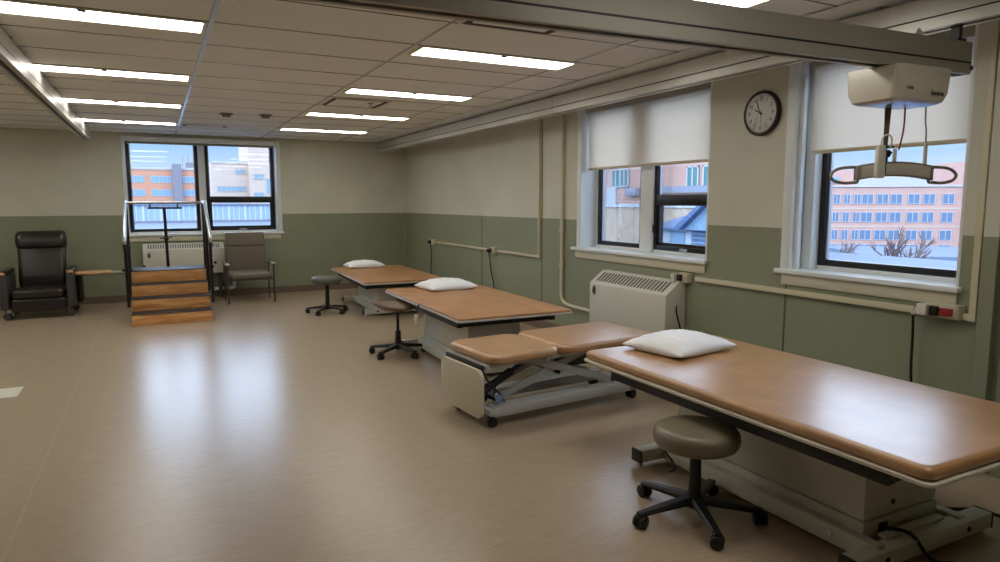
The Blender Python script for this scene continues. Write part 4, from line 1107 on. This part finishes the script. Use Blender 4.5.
for k in range(8): b.box(1.2, 4.2, -.09, -.06, -1.2 + k * .19, -1.13 + k * .19)
b.build('shutter_slats', M['far_blue'], t, smooth=False)
b = MB(); b.prism([(1.0, -.9, .40), (2.9, -.9, 1.7), (4.8, -.9, .40), (4.5, -.9, .33), (2.9, -.9, 1.52), (1.3, -.9, .33)], (0, 3.6, 0)); b.build('gable_roof', M['blue_roof'], t, smooth=False)
b = MB(); b.prism([(1.3, -.6, .33), (2.9, -.6, 1.52), (4.5, -.6, .33)], (0, .1, 0)); b.build('gable_wall', M['far_blue'], t, smooth=False)
t = thing('gravel_roof_wing', 'low wing with tan gravel roof behind the blue-roofed rooftop building', 'building', (25.5, 30, 0), R(-90))
b = MB(); b.box(-5, 7, 0, 4.3, -14, 1.25); b.build('wall', M['tan_roof'], t, smooth=False)
b = MB(); b.box(-5.1, 7.1, -.1, .1, 1.15, 1.35); b.build('coping', M['white_frame'], t, smooth=False)

# view from the back window
ko = .2265
t = thing('orange_office_building', 'orange brick building with ribbon windows seen through the left pane of the back window', 'building', (0, 170, 1.48))
b = MB(); b.box(-12, 10.5, 0, 20, -15, 7.6); b.build('wall', M['brick_orange'], t, smooth=False)
b = MB(); b.box(-12.2, 10.7, -.2, .5, 7.3, 7.8); b.build('parapet', M['concrete'], t, smooth=False)
b = MB(); b.box(4.0, 5.9, -1.2, 2, -15, 8.6); b.build('stair_shaft', M['tower'], t, smooth=False)
for z in (5.15, 2.15, -.9, -3.9):
    for x0, x1 in ((-5.0, -1.6), (-.4, 3.8), (6.1, 9.9)):
        w = x1 - x0; o = win_mesh(w, 1.5, None, int(w / .85), .06).build('window', [M['far_blue'], M['white_frame']], t, smooth=False); o.location = ((x0 + x1) / 2, 0, z)
b = MB(); b.box(7.0, 9.6, 3, 6, 7.6, 9.2); b.cyl((6.4, 4, 7.6), (6.4, 4, 10.8), .06); b.cyl((7.6, 4, 9), (7.6, 4, 11), .05); b.build('roof_plant', M['tower'], t, smooth=False)
t = thing('beige_hospital_building', 'beige stepped building seen through the right pane of the back window', 'building', (0, 120, 1.48))
b = MB(); b.box(8.6, 14.2, 0, 12, -15, 6.6); b.build('wall', M['beige_wall'], t, smooth=False)
b = MB(); b.box(14.2, 30, -2, 12, -15, 11.5); b.build('tower_wall', M['beige_wall'], t, smooth=False)
b = MB(); b.box(8.5, 14.2, -.15, .3, 6.4, 6.75); b.build('parapet', M['concrete'], t, smooth=False)
for x, z, w, h, n in ((13.0, 5.1, 1.5, .9, 1), (11.2, 2.2, 3.6, .9, 4), (11.2, .2, 3.6, .9, 4), (13.3, 2.2, .9, .9, 0)):
    o = win_mesh(w, h, None, n, .06).build('window', [M['far_blue'], M['beige_wall']], t, smooth=False); o.location = (x, 0, z)
for x, z, w, h, n in ((17.2, 2.6, .9, 2.6, 0), (15.6, 1.2, 1.6, .9, 1), (19.8, 2.6, .9, 2.6, 0), (15.7, 4.2, 1.6, .9, 1)):
    o = win_mesh(w, h, None, n, .06).build('window', [M['far_blue'], M['beige_wall']], t, smooth=False); o.location = (x, -2, z)
t = thing('glazed_link_building', 'low blue glazed building with white mullions across the bottom of the back window', 'building', (0, 100, 1.48))
b = MB(); b.box(-12, 30, 0, 6, -14, -.35); b.build('wall', mat('link_glass', rgb(138, 164, 186), .4), t, smooth=False)
b = MB(); b.box(-12, 30, -.3, 6, -.40, -.2); b.build('roof_edge', M['snow'], t, smooth=False)
b = MB()
for k in range(60): b.box(-12 + k * .7, -12 + k * .7 + (.14 if k % 3 else .3), -.12, 0, -2.5, -.4)
b.build('mullions', M['white_frame'], t, smooth=False)
b = MB(); b.box(-12, 30, -.5, -.12, -2.72, -2.42); b.build('plinth', M['tower'], t, smooth=False)
b = MB(); b.box(-14, 32, 13, 99.4, -14, -2.68 + 1.48); o = b.build('snowy_roof', M['snow'], None, smooth=False); tag(o, 'snow-covered flat roof right below the back window', 'roof')

# ------------------------------------------------------------------ daylight
w = bpy.data.worlds.new('World'); SC.world = w; w.use_nodes = True
nt = w.node_tree; nt.nodes.clear()
o = nt.nodes.new('ShaderNodeOutputWorld'); bg = nt.nodes.new('ShaderNodeBackground')
tc = nt.nodes.new('ShaderNodeTexCoord'); sp_ = nt.nodes.new('ShaderNodeSeparateXYZ'); rp = nt.nodes.new('ShaderNodeValToRGB')
nt.links.new(tc.outputs['Generated'], sp_.inputs[0]); nt.links.new(sp_.outputs['Z'], rp.inputs['Fac'])
e = rp.color_ramp.elements
e[0].position = 0.0; e[0].color = (.78, .88, 1.0, 1)
e[1].position = .075; e[1].color = (.42, .66, .98, 1)
el = rp.color_ramp.elements.new(.03); el.color = (.70, .85, 1.0, 1)
el = rp.color_ramp.elements.new(.16); el.color = (4.5, 5.7, 7.6, 1)
el = rp.color_ramp.elements.new(.5); el.color = (3.0, 3.4, 4.2, 1)
el = rp.color_ramp.elements.new(1.0); el.color = (1.5, 1.8, 2.4, 1)
nz = nt.nodes.new('ShaderNodeTexNoise'); nz.inputs['Scale'].default_value = 2.5; nz.inputs['Detail'].default_value = 6
mpw = nt.nodes.new('ShaderNodeMapping'); mpw.inputs['Scale'].default_value = (1, 1, 4)
nt.links.new(tc.outputs['Generated'], mpw.inputs[0]); nt.links.new(mpw.outputs[0], nz.inputs['Vector'])
mr = nt.nodes.new('ShaderNodeMapRange'); mr.inputs[1].default_value = .5; mr.inputs[2].default_value = .75; mr.inputs[3].default_value = 0; mr.inputs[4].default_value = .5
nt.links.new(nz.outputs['Fac'], mr.inputs[0])
mxw = nt.nodes.new('ShaderNodeMix'); mxw.data_type = 'RGBA'; mxw.inputs[7].default_value = (.9, .95, 1, 1)
nt.links.new(mr.outputs[0], mxw.inputs['Factor']); nt.links.new(rp.outputs['Color'], mxw.inputs[6])
nt.links.new(mxw.outputs[2], bg.inputs['Color']); bg.inputs['Strength'].default_value = .92
nt.links.new(bg.outputs[0], o.inputs['Surface'])
sun = bpy.data.lights.new('sun', 'SUN'); sun.energy = 1.0; sun.angle = R(1.5); sun.color = (1, .93, .84)
so = bpy.data.objects.new('sun', sun); COL.objects.link(so)
so.rotation_euler = Vector((.62, .60, -.5)).to_track_quat('-Z', 'Y').to_euler(); so.location = (-20, -20, 40)

# ------------------------------------------------------------------ camera
yaw, pitch, roll, f = 0.47395856, 0.11763869, -0.00167157, 669.494
cy, sy, cp, sp2 = math.cos(yaw), math.sin(yaw), math.cos(pitch), math.sin(pitch)
F = Vector((sy * cp, cy * cp, -sp2)); r_ = Vector((cy, -sy, 0)); u_ = r_.cross(F)
r2 = math.cos(roll) * r_ + math.sin(roll) * u_; u2 = -math.sin(roll) * r_ + math.cos(roll) * u_
cam = bpy.data.cameras.new('camera'); co = bpy.data.objects.new('camera', cam); COL.objects.link(co)
mw = Matrix((r2, u2, -F)).transposed().to_4x4(); mw.translation = (0, 0, 1.48)
co.matrix_world = mw
cam.sensor_fit = 'HORIZONTAL'; cam.sensor_width = 36; cam.lens = f / 1000 * 36; cam.clip_start = .05; cam.clip_end = 1000
SC.camera = co
vs = SC.view_settings
vs.view_transform = 'Standard'; vs.look = 'None'; vs.gamma = 1.0; vs.exposure = 0.34; vs.use_curve_mapping = False
